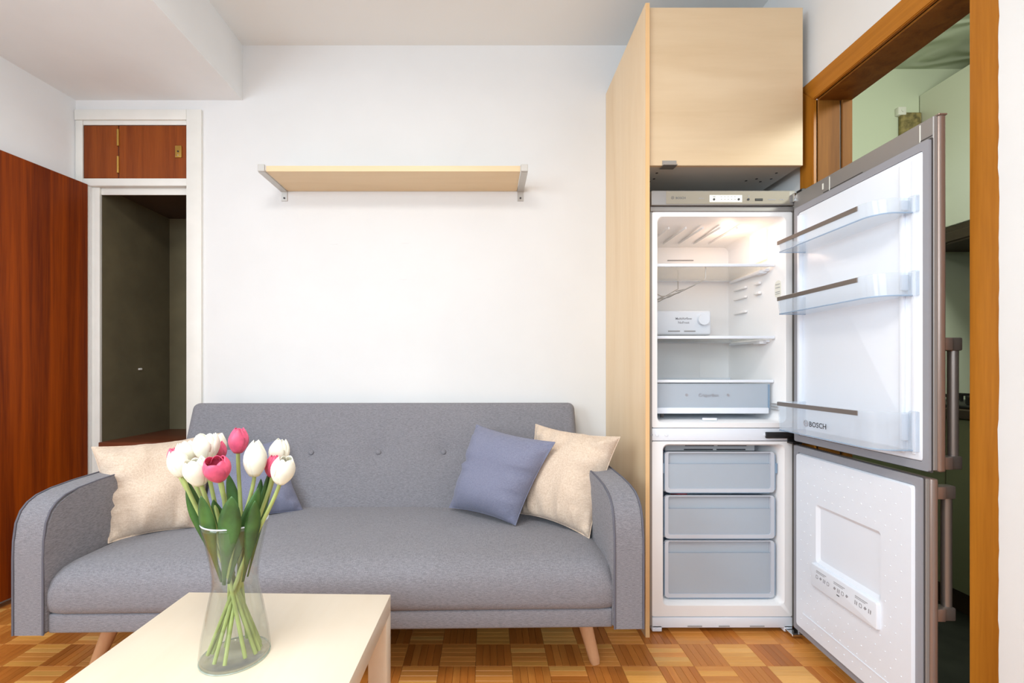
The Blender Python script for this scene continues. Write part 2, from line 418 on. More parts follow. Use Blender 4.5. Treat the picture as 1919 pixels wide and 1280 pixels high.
# back wall with the closet opening
bm = bmesh.new()
add_box(bm, -1.628, XR, YB, YB + 0.12, -0.05, ZC)
add_box(bm, -2.3, -1.628, YB, YB + 0.12, 2.431, ZC)
add_box(bm, -2.3, -2.196, YB, YB + 0.12, 2.10, 2.431)
add_box(bm, -2.3, -2.16, YB, YB + 0.12, -0.05, 2.10)
wall_back = struct(obj('wall_back', bm, M['wall']))
for px, py in ((625, 457), (760, 455), (755, 523), (900, 522)):      # small plaster blobs over old screw holes
    c = at(px, py, YB)
    bm = bmesh.new(); add_plate(bm, rrect(c.x - 0.020, c.x + 0.020, c.z - 0.0035, c.z + 0.0035, 0.0033, 4), ident, YB + 0.001, YB - 0.0015)
    obj('filler_mark', bm, M['wall'], wall_back)
# left wall, askew
bm = bmesh.new()
A = [(xl(YF), YF), (xl(YB), YB), (xl(YB) - 0.12, YB), (xl(YF) - 0.12, YF)]
lo = [bm.verts.new((x, y, -0.05)) for x, y in A]; hi = [bm.verts.new((x, y, ZC)) for x, y in A]
bridge(bm, lo, hi); bm.faces.new(lo); bm.faces.new(hi)
struct(obj('wall_left', bm, M['wall_left']))
# right wall with the kitchen doorway
DY0, DY1, DZ = 1.262, 1.863, 2.205; XK = 1.482
bm = bmesh.new()
add_box(bm, XR, XK, YF, DY0, -0.05, ZC); add_box(bm, XR, XK, DY1, 2.80, -0.05, ZC); add_box(bm, XR, XK, DY0, DY1, DZ, ZC)
wall_right = struct(obj('wall_right', bm, M['wall_right']))
# ragged plaster where the wall paint laps over the door casing
bm = bmesh.new(); n = 90; rows = []
for i in range(n + 1):
    z = 0.0 + 2.36 * i / n
    e = 1.190 + 0.006 * noise.noise(Vector((0, 0, z * 5))) + 0.003 * noise.noise(Vector((3, 0, z * 23)))
    rows.append([bm.verts.new(p) for p in ((XR - 0.0006, 0.70, z), (XR - 0.0175, e - 0.02, z), (XR - 0.0165, e - 0.004, z), (XR - 0.005, e + 0.001, z), (XR, e + 0.001, z), (XR, 0.70, z))])
for i in range(n): bridge(bm, rows[i], rows[i + 1])
bm.faces.new(rows[0]); bm.faces.new(rows[-1][::-1])
obj('plaster_edge', bm, M['wall_right'], wall_right, smooth=60)
# wall behind the camera with its window opening
bm = bmesh.new()
add_box(bm, -3.0, -2.0, YF - 0.12, YF, -0.05, ZC); add_box(bm, 0.55, XK, YF - 0.12, YF, -0.05, ZC)
add_box(bm, -2.0, 0.55, YF - 0.12, YF, -0.05, 1.05); add_box(bm, -2.0, 0.55, YF - 0.12, YF, 2.50, ZC)
struct(obj('wall_front', bm, pm('front_wall_low_bounce', (112, 104, 96), 0.8)))  # unseen wall given a dark paint to cut bounced light
win = sempty('window_1', (-0.725, YF - 0.06, 1.05))
bm = bmesh.new(); add_ring(bm, rrect(-2.0, 0.55, 1.05, 2.50, 0.001), rrect(-1.94, 0.49, 1.11, 2.44, 0.001), ident, YF - 0.09, YF - 0.03)
add_box(bm, -0.75, -0.70, YF - 0.09, YF - 0.03, 1.11, 2.44)
obj('window_frame', bm, M['trimw'], win)
win = sempty('window_2', (xl(-0.35), -0.35, 1.05))
def lf(u, v, d): return Vector((xl(u) + 0.001 + d, u, v))
bm = bmesh.new(); add_ring(bm, rrect(-1.45, 0.75, 1.05, 2.50, 0.001), rrect(-1.39, 0.69, 1.11, 2.44, 0.001), lf, 0.0, 0.035)
obj('window_frame', bm, M['trimw'], win)
bm = bmesh.new(); add_plate(bm, rrect(-1.39, 0.69, 1.11, 2.44, 0.001), lf, 0.002, 0.008)
obj('window_pane', bm, M['glass_shelf'], win)
struct(box('ceiling', -3.0, XK, YF - 0.12, YB + 0.12, ZC, ZC + 0.1, M['ceil']))
# boxed beam along the left side
bm = bmesh.new(); A = [(xl(YF) - 0.05, YF), (-1.328, YF), (-1.328, YB), (xl(YB) - 0.05, YB)]
lo = [bm.verts.new((x, y, 2.568)) for x, y in A]; hi = [bm.verts.new((x, y, ZC + 0.02)) for x, y in A]
bridge(bm, lo, hi); bm.faces.new(lo); bm.faces.new(hi)
struct(obj('trim_1', bm, M['wall_left']))

# closet: casing, walls, shelf board
bm = bmesh.new()
for (a, b2, c, d, y0) in ((-1.628, -1.546, 0.0, 2.512, YB - 0.014), (-2.236, -1.628, 2.455, 2.512, YB - 0.014), (-2.196, -1.628, 2.431, 2.455, YB - 0.005),
                          (-2.236, -2.196, 2.10, 2.455, YB - 0.008), (-2.196, -1.628, 2.098, 2.139, YB - 0.008),
                          (-2.165, -2.12, 0.0, 2.098, YB + 0.012), (-2.236, -2.165, 0.0, 2.098, YB - 0.008), (-2.12, -1.628, 2.060, 2.098, YB + 0.022)):
    add_box(bm, a, b2, y0, YB + 0.03, c, d, 0.003, 2)
struct(obj('trim_2', bm, M['trimw'], smooth=35))
YC = 3.05
bm = bmesh.new()
add_box(bm, -2.159, -2.121, YB + 0.03, YC, 0.0, 2.14); add_box(bm, -1.40, -1.30, YB + 0.12, YC, 0.0, 2.14)
add_box(bm, -2.30, -1.30, YC, YC + 0.08, 0.0, 2.14)
wc = struct(obj('wall_closet', bm, M['closet']))
struct(box('ceiling_closet', -2.30, -1.30, YB + 0.02, YC + 0.08, 2.108, 2.136, M['closet_top']))
box('trim_3', -2.30, -1.30, YB + 0.12, YC, -0.05, 0.0, M['slab'])['kind'] = 'structure'
tag(box('closet_shelf', -2.121, -1.41, YB + 0.005, YC - 0.002, 0.655, 0.70, M['maho_h'], bev=0.003), 'low reddish brown wooden shelf board inside the dark open closet', 'shelf')
hk = tag(cyl('wall_hook', (-2.121, 2.78, 1.10), (1, -0.15, 0.1), 0.006, 0.018, M['trimw']), 'tiny pale hook stub on the dark closet side wall', 'hook')
# overhead cupboard in the closet frame
cup = thing('overhead_cupboard', 'small mahogany cupboard set in the white frame above the closet', 'cupboard', (-1.91, YB, 2.14))
box('fixed_panel', -2.194, -2.007, YB - 0.002, YB + 0.02, 2.142, 2.429, M['maho_c'], cup, 0.002, 1)
dr = box('door', -1.999, -1.632, YB - 0.006, YB + 0.018, 2.138, 2.427, M['maho_c'], cup, 0.002, 1)
for z in (2.315, 2.168):
    tube('hinge', [(-2.003, YB - 0.007, z), (-2.003, YB - 0.007, z + 0.09)], 0.0065, M['brass'], dr)
bm = bmesh.new(); add_plate(bm, rrect(-1.690, -1.655, 2.250, 2.315, 0.003), ident, YB - 0.006, YB - 0.013, round_=0.002)
obj('lock_plate', bm, M['brass'], dr, smooth=35)
cyl('keyhole', (-1.6725, YB - 0.0125, 2.283), (0, -1, 0), 0.005, 0.002, M['black'], dr)
cyl('screw', (-1.6725, YB - 0.0125, 2.262), (0, -1, 0), 0.003, 0.002, M['chrome'], dr)
# closet door swung wide open along the left wall
hx, hy = -2.160, YB - 0.015
dv = Vector((-0.150, -1, 0)).normalized(); dn = Vector((dv.y, -dv.x, 0))          # dn points to the wall side
def df(u, v, d): return Vector((hx, hy, 0)) + u * dv + Vector((0, 0, v)) + d * dn
d1 = sempty('door_1', (hx, hy, 0))
bm = bmesh.new(); add_box(bm, 0.0, 0.60, 0.0, 0.028, 0.035, 2.103, 0.002, 1, f=lambda a, b_, c: df(a, c, b_))
obj('door_leaf', bm, M['maho_v'], d1)
# doorway lining and casing in varnished pine
d2 = sempty('door_2', (XR, 1.56, 0))
CX0, CX1 = XR - 0.014, XR + 0.01
c_ = prism('door_casing', [(DY1, 0.0), (DY1 + 0.080, 0.0), (DY1 + 0.080, 2.292), (DY1, DZ)], 'X', CX0, CX1, M['orange_v'], d2, bev=0.003)
c_ = prism('door_casing', [(DY0 - 0.080, 0.0), (DY0, 0.0), (DY0, DZ), (DY0 - 0.080, 2.292)], 'X', CX0, CX1, M['orange_v'], d2, bev=0.003)
c_ = prism('door_casing', [(DY0, DZ), (DY1, DZ), (DY1 + 0.080, 2.292), (DY0 - 0.080, 2.292)], 'X', CX0, CX1, M['orange_h'], d2, bev=0.003)
box('door_jamb', XR + 0.004, XR + 0.094, DY1 - 0.004, DY1 + 0.02, 0, DZ, M['jamb'], d2, 0.002, 1)
box('door_jamb', XR + 0.100, XK + 0.012, DY1 - 0.008, DY1 + 0.02, 0, DZ, M['jamb'], d2, 0.002, 1)
box('door_jamb', CX1, XK + 0.012, DY0 - 0.02, DY0 + 0.004, 0, DZ, M['jamb'], d2, 0.002, 1)
box('dark_gap_filler', XR + 0.05, XK + 0.008, DY1 - 0.0015, DY1 + 0.02, 0, DZ, M['dkbrown'], d2)  # dark strip added so the gap between the jamb boards reads dark
box('head_jamb', XR + 0.004, XK + 0.012, DY0, DY1, DZ - 0.006, DZ + 0.02, M['jamb'], d2, 0.002, 1)

# ------------------------------------------------------------------ kitchen beyond the doorway
KX = 2.90; KY0, KY1 = -1.0, 2.68; KZ = 2.868
struct(box('floor_kitchen', XR, KX, KY0, KY1, -0.08, -0.004, M['kfloor']))
struct(box('wall_kitchen_back', XK, KX + 0.1, KY1, KY1 + 0.1, -0.05, KZ, M['kwall']))
struct(box('wall_kitchen_right', KX, KX + 0.1, KY0 - 0.1, KY1, -0.05, KZ, M['ktile']))
struct(box('wall_kitchen_front', XK, KX, KY0 - 0.1, KY0, -0.05, KZ, M['kwall']))
struct(box('ceiling_kitchen', XK, KX + 0.1, KY0 - 0.1, KY1 + 0.1, KZ, KZ + 0.08, M['kceil']))
kc = thing('wall_cabinet', 'pale green white wall cabinet seen through the doorway', 'cabinet', (2.72, 2.2, 1.886))
box('carcass', 2.566, KX, 1.0, KY1 - 0.002, 1.886, 2.71, M['kcab'], kc)
for a, b2 in ((1.0, 1.55), (1.553, 2.676)):
    box('door', 2.548, 2.566, a, b2, 1.888, 2.708, M['kcab'], kc, 0.002, 1)
hd = thing('range_hood', 'dark brown hood strip under the wall cabinet in the kitchen', 'hood', (2.72, 2.3, 1.79))
box('hood_body', 2.55, KX, 1.5, KY1 - 0.002, 1.79, 1.884, M['dkbrown'], hd, 0.003, 1)
box('front_rail', 2.536, 2.55, 1.5, KY1 - 0.002, 1.80, 1.85, M['dkbrown'], hd, 0.002, 1)
kb = thing('base_cabinet', 'olive kitchen base cabinet with dark plinth beyond the doorway', 'cabinet', (2.5, 2.2, 0))
box('carcass', 2.14, KX - 0.006, 1.0, KY1 - 0.006, 0.10, 0.88, M['kbase'], kb)
box('plinth', 2.16, KX - 0.006, 1.0, KY1 - 0.006, -0.004, 0.10, M['dkbrown'], kb)
for a, b2 in ((1.0, 1.55), (1.553, 2.10), (2.103, 2.676)):
    box('door', 2.12, 2.14, a, b2, 0.105, 0.875, M['kbase'], kb, 0.002, 1)
box('worktop', 2.10, KX - 0.006, 1.0, KY1 - 0.006, 0.88, 0.92, M['dkbrown'], kb, 0.003, 1)
hb = thing('gas_hob', 'black gas hob with grates on the kitchen worktop', 'hob', (2.45, 2.2, 0.92))
box('hob_plate', 2.16, 2.70, 1.95, 2.50, 0.92, 0.935, M['black'], hb, 0.004, 2)
for cx in (2.30, 2.56):
    for cy in (2.08, 2.36):
        bn = cyl('burner', (cx, cy, 0.935), (0, 0, 1), 0.04, 0.018, M['slot'], hb)
        bm = bmesh.new()
        add_box(bm, cx - 0.1, cx + 0.1, cy - 0.005, cy + 0.005, 0.962, 0.972); add_box(bm, cx - 0.005, cx + 0.005, cy - 0.1, cy + 0.1, 0.962, 0.972)
        for dx, dy in ((-0.095, 0), (0.095, 0), (0, -0.095), (0, 0.095)): add_box(bm, cx + dx - 0.005, cx + dx + 0.005, cy + dy - 0.005, cy + dy + 0.005, 0.935, 0.964)
        obj('grate', bm, M['black'], hb)
vt = thing('bare_wall_patch', 'rough brown bare patch high on the kitchen wall beside cabinet', 'vent', (2.47, KY1, 2.4))  # bare unplastered spot on the wall, built as a thin brown panel
box('patch_panel', 2.425, 2.545, KY1 - 0.022, KY1, 2.30, 2.602, M['brown_patch'], vt, 0.004, 1)
sk = thing('wall_switch', 'small white switch box on the kitchen wall above brown patch', 'switch', (2.43, KY1, 2.6))
box('switch_plate', 2.405, 2.452, KY1 - 0.026, KY1, 2.585, 2.632, M['trimw'], sk, 0.004, 2)
cyl('switch_button', (2.430, KY1 - 0.026, 2.61), (0, -1, 0), 0.009, 0.004, M['bright'], sk)

# ------------------------------------------------------------------ tall panel and top cabinet
pn = thing('side_panel', 'tall birch panel from floor to cabinet top beside the fridge', 'panel', (0.66, 2.17, 0))
box('board', 0.6535, 0.6705, 1.868, YB - 0.001, 0.0, 2.602, M['birch_v'], pn)
box('edge_band', 0.6535, 0.6705, 1.866, 1.868, 0.0, 2.602, M['birch_edge'], pn)
tc_ = thing('top_cabinet', 'square birch wall cabinet above the open fridge', 'cabinet', (0.99, 2.19, 1.945))
bm = bmesh.new()
add_box(bm, 0.672, 0.690, 1.902, YB - 0.002, 1.945, 2.590); add_box(bm, 1.288, 1.306, 1.902, YB - 0.002, 1.945, 2.590)
add_box(bm, 0.690, 1.288, 1.902, YB - 0.002, 1.945, 1.963); add_box(bm, 0.690, 1.288, 1.902, YB - 0.002, 2.572, 2.590); add_box(bm, 0.690, 1.288, YB - 0.012, YB - 0.002, 1.963, 2.572)
car = obj('carcass', bm, M['cabgrey'], tc_)
for x, y in ((0.735, 1.96), (0.745, 2.02), (0.735, 2.05), (1.165, 2.04), (1.20, 2.02), (1.235, 2.05), (1.265, 2.02), (1.25, 1.96)):
    bm = bmesh.new(); add_cyl(bm, (x, y, 1.9455), (0, 0, -1), 0.0055, 0.0015, 10); obj('hole_cap', bm, M['slot'], car)
d = box('door', 0.673, 1.311, 1.883, 1.901, 1.943, 2.597, M['birch_x'], tc_, 0.0015, 1)
bm = bmesh.new(); add_box(bm, 0.728, 0.786, 1.880, 1.8825, 1.940, 1.962); add_box(bm, 0.728, 0.786, 1.866, 1.912, 1.9385, 1.9425, 0.001, 1)
obj('handle_tab', bm, M['steel'], d)

# ------------------------------------------------------------------ refrigerator
FX0, FX1, FY, FZ1 = 0.684, 1.284, 1.900, 1.840
fr = thing('refrigerator', 'tall stainless fridge freezer standing with both doors wide open', 'refrigerator', (0.984, 2.17, 0))
def F(u, v, d): return Vector((u, FY + d, v))
bm = bmesh.new()
add_box(bm, FX0, FX0 + 0.010, FY + 0.004, 2.46, 0.03, FZ1); add_box(bm, FX1 - 0.010, FX1, FY + 0.004, 2.46, 0.03, FZ1)
add_box(bm, FX0, FX1, 2.44, 2.46, 0.03, FZ1); add_box(bm, FX0, FX1, FY + 0.004, 2.46, FZ1 - 0.01, FZ1)
obj('outer_shell', bm, M['steel2'], fr)
O = rrect(0.693, 1.277, 0.856, 1.757, 0.006); I = rrect(0.714, 1.252, 0.876, 1.738, 0.022); I2 = rrect(0.722, 1.238, 0.890, 1.722, 0.03)
bm = bmesh.new()
a = loop_verts(bm, O, F, 0.0); b_ = loop_verts(bm, I, F, 0.0); c = loop_verts(bm, rrect(0.717, 1.249, 0.879, 1.735, 0.022), F, 0.006); d_ = loop_verts(bm, I2, F, 0.425); e_ = loop_verts(bm, O, F, 0.05)
bridge(bm, a, b_); bridge(bm, b_, c); bridge(bm, c, d_); bm.faces.new(d_); bridge(bm, a, e_)
fl = obj('fridge_liner', bm, M['liner_in'], fr, smooth=50)
O = rrect(0.693, 1.277, 0.068, 0.799, 0.006)
bm = bmesh.new()
a = loop_verts(bm, O, F, 0.0); b_ = loop_verts(bm, rrect(0.737, 1.246, 0.113, 0.787, 0.022), F, 0.0); c = loop_verts(bm, rrect(0.744, 1.238, 0.122, 0.780, 0.022), F, 0.014)
d_ = loop_verts(bm, rrect(0.752, 1.228, 0.134, 0.772, 0.03), F, 0.40); e_ = loop_verts(bm, O, F, 0.05)
bridge(bm, a, b_); bridge(bm, b_, c); bridge(bm, c, d_); bm.faces.new(d_); bridge(bm, a, e_)
zl = obj('freezer_liner', bm, M['liner_in'], fr, smooth=50)
mb = box('middle_beam', 0.693, 1.277, FY - 0.001, FY + 0.05, 0.802, 0.853, M['liner'], fr, 0.002, 2)
for x in (0.712, 0.750, 1.165):
    cyl('screw_cap', (x, FY - 0.001, 0.827), (0, -1, 0), 0.006, 0.004, M['liner'], mb)
cyl('screw_cap', (0.689, FY, 0.827), (0, -1, 0), 0.005, 0.004, M['gasket'], mb)
bm = bmesh.new(); add_box(bm, 0.693, 1.277, FY - 0.002, FY + 0.04, 0.022, 0.064, 0.002, 2); add_box(bm, 0.693, 0.733, FY - 0.002, FY + 0.04, 0.006, 0.03, 0.002, 2); add_box(bm, 1.243, 1.277, FY - 0.002, FY + 0.04, 0.006, 0.03, 0.002, 2)
pl = obj('plinth', bm, M['liner'], fr, smooth=35)
for x in (0.84, 0.97, 1.10):
    box('plinth_slot', x, x + 0.06 if x != 0.97 else x + 0.045, FY - 0.0035, FY - 0.001, 0.026, 0.031, M['slotlight'], pl)
for x in (0.712, 1.26): cyl('screw_cap', (x, FY - 0.002, 0.017), (0, -1, 0), 0.006, 0.003, M['liner'], pl)
for x in (0.714, 1.258): cyl('foot', (x, 1.95, 0.0), (0, 0, 1), 0.018, 0.032, M['black'], fr)
# head with controls
cp = box('control_panel', FX0, 1.279, FY - 0.018, FY + 0.02, 1.779, 1.839, M['steel2'], fr, 0.003, 2)
box('top_trim', FX0, 1.279, FY - 0.006, FY + 0.02, 1.7575, 1.777, M['steel2'], fr, 0.001, 1)
box('side_trim', FX0, 0.6925, FY - 0.001, FY + 0.02, 0.03, 1.757, M['steel2'], fr)
box('side_trim', 1.2775, FX1, FY - 0.001, FY + 0.02, 0.03, 1.757, M['steel2'], fr)
yp = FY - 0.018
box('fascia', 0.744, 1.255, yp - 0.0012, yp + 0.002, 1.783, 1.836, M['panel_face'], cp, 0.0008, 1)
box('display_window', 0.923, 1.058, yp - 0.0022, yp, 1.790, 1.820, M['bright'], cp, 0.0008, 1)
for x in (0.941, 1.043, 1.083): cyl('button', (x, yp - 0.001, 1.8015), (0, -1, 0), 0.0045, 0.003, M['slot'], cp, 12)
for x in (0.972, 0.986, 1.000, 1.014, 1.028):
    cyl('indicator', (x, yp - 0.002, 1.8015), (0, -1, 0), 0.0015, 0.001, M['ink'], cp, 8)
    box('scale_mark', x - 0.004, x + 0.003, yp - 0.0028, yp - 0.001, 1.8118, 1.8132, M['ink_light'], cp)
box('scale_mark', 0.936, 0.947, yp - 0.0028, yp - 0.001, 1.8112, 1.8128, M['ink'], cp)
bm = bmesh.new(); add_box(bm, 1.111, 1.143, yp - 0.003, yp, 1.7955, 1.8055, 0.001, 1); obj('rating_badge', bm, M['black'], cp)
XV, ZV = (1, 0, 0), (0, 0, 1)
text('lettering', 'BOSCH', 0.0128, (0.783, yp - 0.0014, 1.8035), XV, ZV, M['ink'], cp)
bm = bmesh.new(); add_ring(bm, [(0.7705 + 0.0062 * math.cos(t * PI / 10), 1.8085 + 0.0062 * math.sin(t * PI / 10)) for t in range(20)], [(0.7705 + 0.0050 * math.cos(t * PI / 10), 1.8085 + 0.0050 * math.sin(t * PI / 10)) for t in range(20)], lambda u, v, d: Vector((u, yp + d, v)), -0.0012, -0.0016)
add_box(bm, 0.7680, 0.7688, yp - 0.0016, yp - 0.0011, 1.8045, 1.8125); add_box(bm, 0.7722, 0.7730, yp - 0.0016, yp - 0.0011, 1.8045, 1.8125); add_box(bm, 0.768, 0.773, yp - 0.0016, yp - 0.0011, 1.8081, 1.8089)
obj('emblem', bm, M['ink'], cp)
text('lettering', 'NoFrost', 0.0062, (0.879, yp - 0.0014, 1.804), XV, ZV, M['ink_light'], cp)
for x0, x1, z in ((1.166, 1.196, 1.8005), (1.212, 1.222, 1.8005), (1.224, 1.230, 1.8005), (1.082, 1.088, 1.815)):
    box('printed_mark', x0, x1, yp - 0.0018, yp, z - 0.0012, z + 0.0018, M['ink_light'], cp)
# hinges
bm = bmesh.new(); add_box(bm, 1.262, 1.292, FY - 0.034, FY - 0.017, 1.788, 1.824, 0.004, 2); obj('top_hinge', bm, M['chrome'], fr, smooth=35)
bm = bmesh.new(); add_box(bm, 1.280, 1.299, FY - 0.055, FY - 0.02, 1.8215, 1.834, 0.002, 1); obj('top_hinge_cap', bm, M['black'], fr)
bm = bmesh.new(); add_box(bm, 1.163, 1.288, FY - 0.014, FY - 0.001, 0.813, 0.839, 0.003, 2); add_box(bm, 1.252, 1.292, FY - 0.040, FY - 0.006, 0.7935, 0.802, 0.001, 1); add_box(bm, 1.255, 1.283, FY - 0.010, FY - 0.003, 0.80, 0.818)
obj('middle_hinge', bm, M['black'], fr, smooth=35)
bm = bmesh.new(); add_box(bm, 1.245, 1.300, FY - 0.050, FY - 0.003, 0.012, 0.021, 0.002, 1); add_tube(bm, [(1.285, FY - 0.035, 0.018), (1.285, FY - 0.035, 0.034)], 0.006, 10)
obj('bottom_hinge', bm, M['chrome'], fr, smooth=35)

# --- inside the fridge compartment
def FS(u, v, d): return Vector((u, v, d))
for z, name in ((1.549, 's'), (1.238, 's'), (1.049, 'c')):
    yf = 1.958 if name == 's' else 1.966
    bm = bmesh.new(); add_box(bm, 0.724, 1.234, yf + 0.008, 2.31, z - 0.004, z, 0.0008, 1); g = obj('glass_shelf', bm, M['glass_shelf'], fr)
    box('shelf_rim', 0.720, 1.243, yf, yf + 0.012, z - 0.007, z + 0.006, M['liner'], g, 0.003, 2)
    box('shelf_rim', 0.722, 1.236, 2.298, 2.316, z - 0.006, z + 0.008, M['liner'], g, 0.002, 1)
    if name == 's':
        box('shelf_runner', 1.222, 1.2395, yf + 0.03, 2.29, z - 0.020, z - 0.008, M['liner'], fl, 0.003, 2)
        box('shelf_catch', 1.206, 1.240, yf + 0.05, yf + 0.10, z - 0.026, z - 0.010, M['liner'], fl, 0.004, 2)
for z in (1.49, 1.445, 1.375):
    for y0, y1 in ((2.05, 2.09), (2.16, 2.26)):
        if z == 1.375 and y0 < 2.1: continue
        box('shelf_runner', 1.226, 1.2415, y0, y1, z - 0.006, z + 0.006, M['liner_in'], fl, 0.004, 2)
# vents and air duct on the rear wall
YR = FY + 0.425
for px0, px1, py in ((1251, 1299, 488), (1251, 1299, 652.5), (1251, 1299, 668.5), (1251, 1299, 699.5), ):
    p0, p1 = at(px0, py, YR), at(px1, py, YR)
    box('vent_slot', p0.x, p1.x, YR - 0.004, YR, p0.z - 0.003, p0.z + 0.002, M['slotlight'], fl)
box('duct_cover', 0.724, 1.09, YR - 0.010, YR, 1.05, 1.40, M['liner_in'], fl, 0.005, 2)
ab = box('air_unit', 0.788 - 0.035, 1.075, 2.17, YR - 0.011, 1.262, 1.382, M['liner'], fr, 0.012, 3)
p = at(1281, 599, 2.17)
text('lettering', 'MultiAirflow', 0.0155, (p.x, 2.169, p.z), XV, ZV, M['ink_light'], ab, 'CENTER')
text('lettering', 'NoFrost', 0.0155, (p.x, 2.169, p.z - 0.019), XV, ZV, M['ink_light'], ab, 'CENTER')
p = at(1317, 599, 2.165); cyl('dial', (p.x, 2.172, p.z), (0, -1, 0), 0.026, 0.022, M['liner'], ab, 24)
for a, b2 in ((1252, 1274), (1282, 1303)):
    box('vent_slot', at(a, 620, 2.17).x, at(b2, 620, 2.17).x, 2.168, 2.171, 1.279, 1.284, M['slotlight'], ab)
# ribs on the compartment roof
for k in range(5):
    x = 0.80 + 0.075 * k
    box('roof_rib', x, x + 0.006, 2.0, 2.25, 1.716, 1.726, M['liner_in'], fl)
# lamp on the right inner wall
lp = box('lamp_lens', 1.228, 1.2415, 2.010, 2.125, 1.585, 1.720, M['lens'], fr, 0.004, 2)
bm = bmesh.new(); bmesh.ops.create_uvsphere(bm, u_segments=14, v_segments=10, radius=0.020)
bmesh.ops.transform(bm, matrix=Matrix.Translation((1.222, 2.050, 1.635)) @ Matrix.Diagonal((0.7, 1, 1.5, 1)), verts=bm.verts)
obj('bulb', bm, M['bulb'], lp, smooth='all')
ld = bpy.data.lights.new('fridge_bulb_light', 'POINT'); ld.energy = 0.60; ld.color = (1.0, 0.69, 0.52); ld.shadow_soft_size = 0.03
lo_ = bpy.data.objects.new('fridge_bulb_light', ld); COL.objects.link(lo_); lo_.location = (1.10, 2.05, 1.645)
# wire bottle rack hanging under the top shelf
bm = bmesh.new(); R = 0.0022
ya, yb = 1.985, 2.27; xr = 0.957; xq = 0.725
add_tube(bm, [(xr, ya, 1.556), (xr, ya, 1.50), (xr - 0.004, ya, 1.490), (0.865, ya, 1.448), (0.80, ya, 1.420), (0.765, ya, 1.418), (xq, ya, 1.437)], R, 6)
add_tube(bm, [(xr, yb, 1.54), (xr, yb, 1.50), (0.865, yb, 1.448), (0.80, yb, 1.420), (0.765, yb, 1.418), (xq, yb, 1.437)], R, 6)
for (x, z) in ((xr - 0.01, 1.488), (0.91, 1.468), (0.865, 1.448), (0.82, 1.429), (0.775, 1.419), (0.74, 1.430)):
    add_tube(bm, [(x, ya - 0.002, z), (x - 0.012, (ya + yb) / 2, z - 0.012), (x, yb, z)], R, 6)
obj('bottle_rack', bm, M['alu'], fr, smooth=60, label='chrome wire rack')
# crisper drawer
bm = bmesh.new()
add_box(bm, 0.722, 1.228, 1.975, 1.979, 0.918, 1.038); add_box(bm, 0.722, 1.228, 1.979, 2.29, 0.914, 0.918)
add_box(bm, 0.722, 0.725, 1.979, 2.29, 0.918, 1.030); add_box(bm, 1.225, 1.228, 1.979, 2.29, 0.918, 1.030); add_box(bm, 0.725, 1.225, 2.287, 2.29, 0.918, 1.02)
cr = obj('crisper_drawer', bm, M['drawer'], fr)
box('drawer_rim', 0.720, 1.222, 1.966, 1.977, 0.908, 0.934, M['liner'], cr, 0.003, 2)
box('drawer_rim', 1.2225, 1.2265, 1.968, 1.975, 0.925, 1.034, M['drawer_blue'], cr)
p = at(1328, 741.5, 1.974)
text('lettering', 'CrisperBox', 0.019, (p.x, 1.9735, p.z - 0.004), XV, ZV, M['ink_light'], cr, 'CENTER')
for sx in (-0.095, 0.085): cyl('print_mark', (p.x + sx, 1.975, p.z + 0.003), (0, -1, 0), 0.006, 0.0012, M['ink_light'], cr, 12)
box('drawer_catch', 0.762, 0.774, 1.985, 1.995, 0.889, 0.908, M['gasket_dark'], fl)
bm = bmesh.new(); add_plate(bm, rrect(0.925, 0.985, 1.935, 1.955, 0.008), lambda u, v, d: Vector((u, v, 0.882 + d)), 0, 0.010); obj('floor_boss', bm, M['liner'], fl)
for k in range(3): box('moulded_rib', 1.236, 1.2465, 1.935, 1.975, 0.950 - k * 0.013, 0.953 - k * 0.013, M['slotlight'], fl)
# sticker on the inner wall
p = at(1463, 545, 1.93)
bm = bmesh.new(); add_plate(bm, rrect(1.925, 1.965, 1.405, 1.480, 0.019), lambda u, v, d: Vector((1.2492 - 0.03 * (u - FY) - d, u, v)), 0, 0.0012)
stk = obj('sticker', bm, M['bright'], fl)
for z in (1.462, 1.448, 1.430, 1.422): box('printed_line', 1.2455, 1.2465, 1.931, 1.960, z, z + 0.002, M['ink_light'], fl)
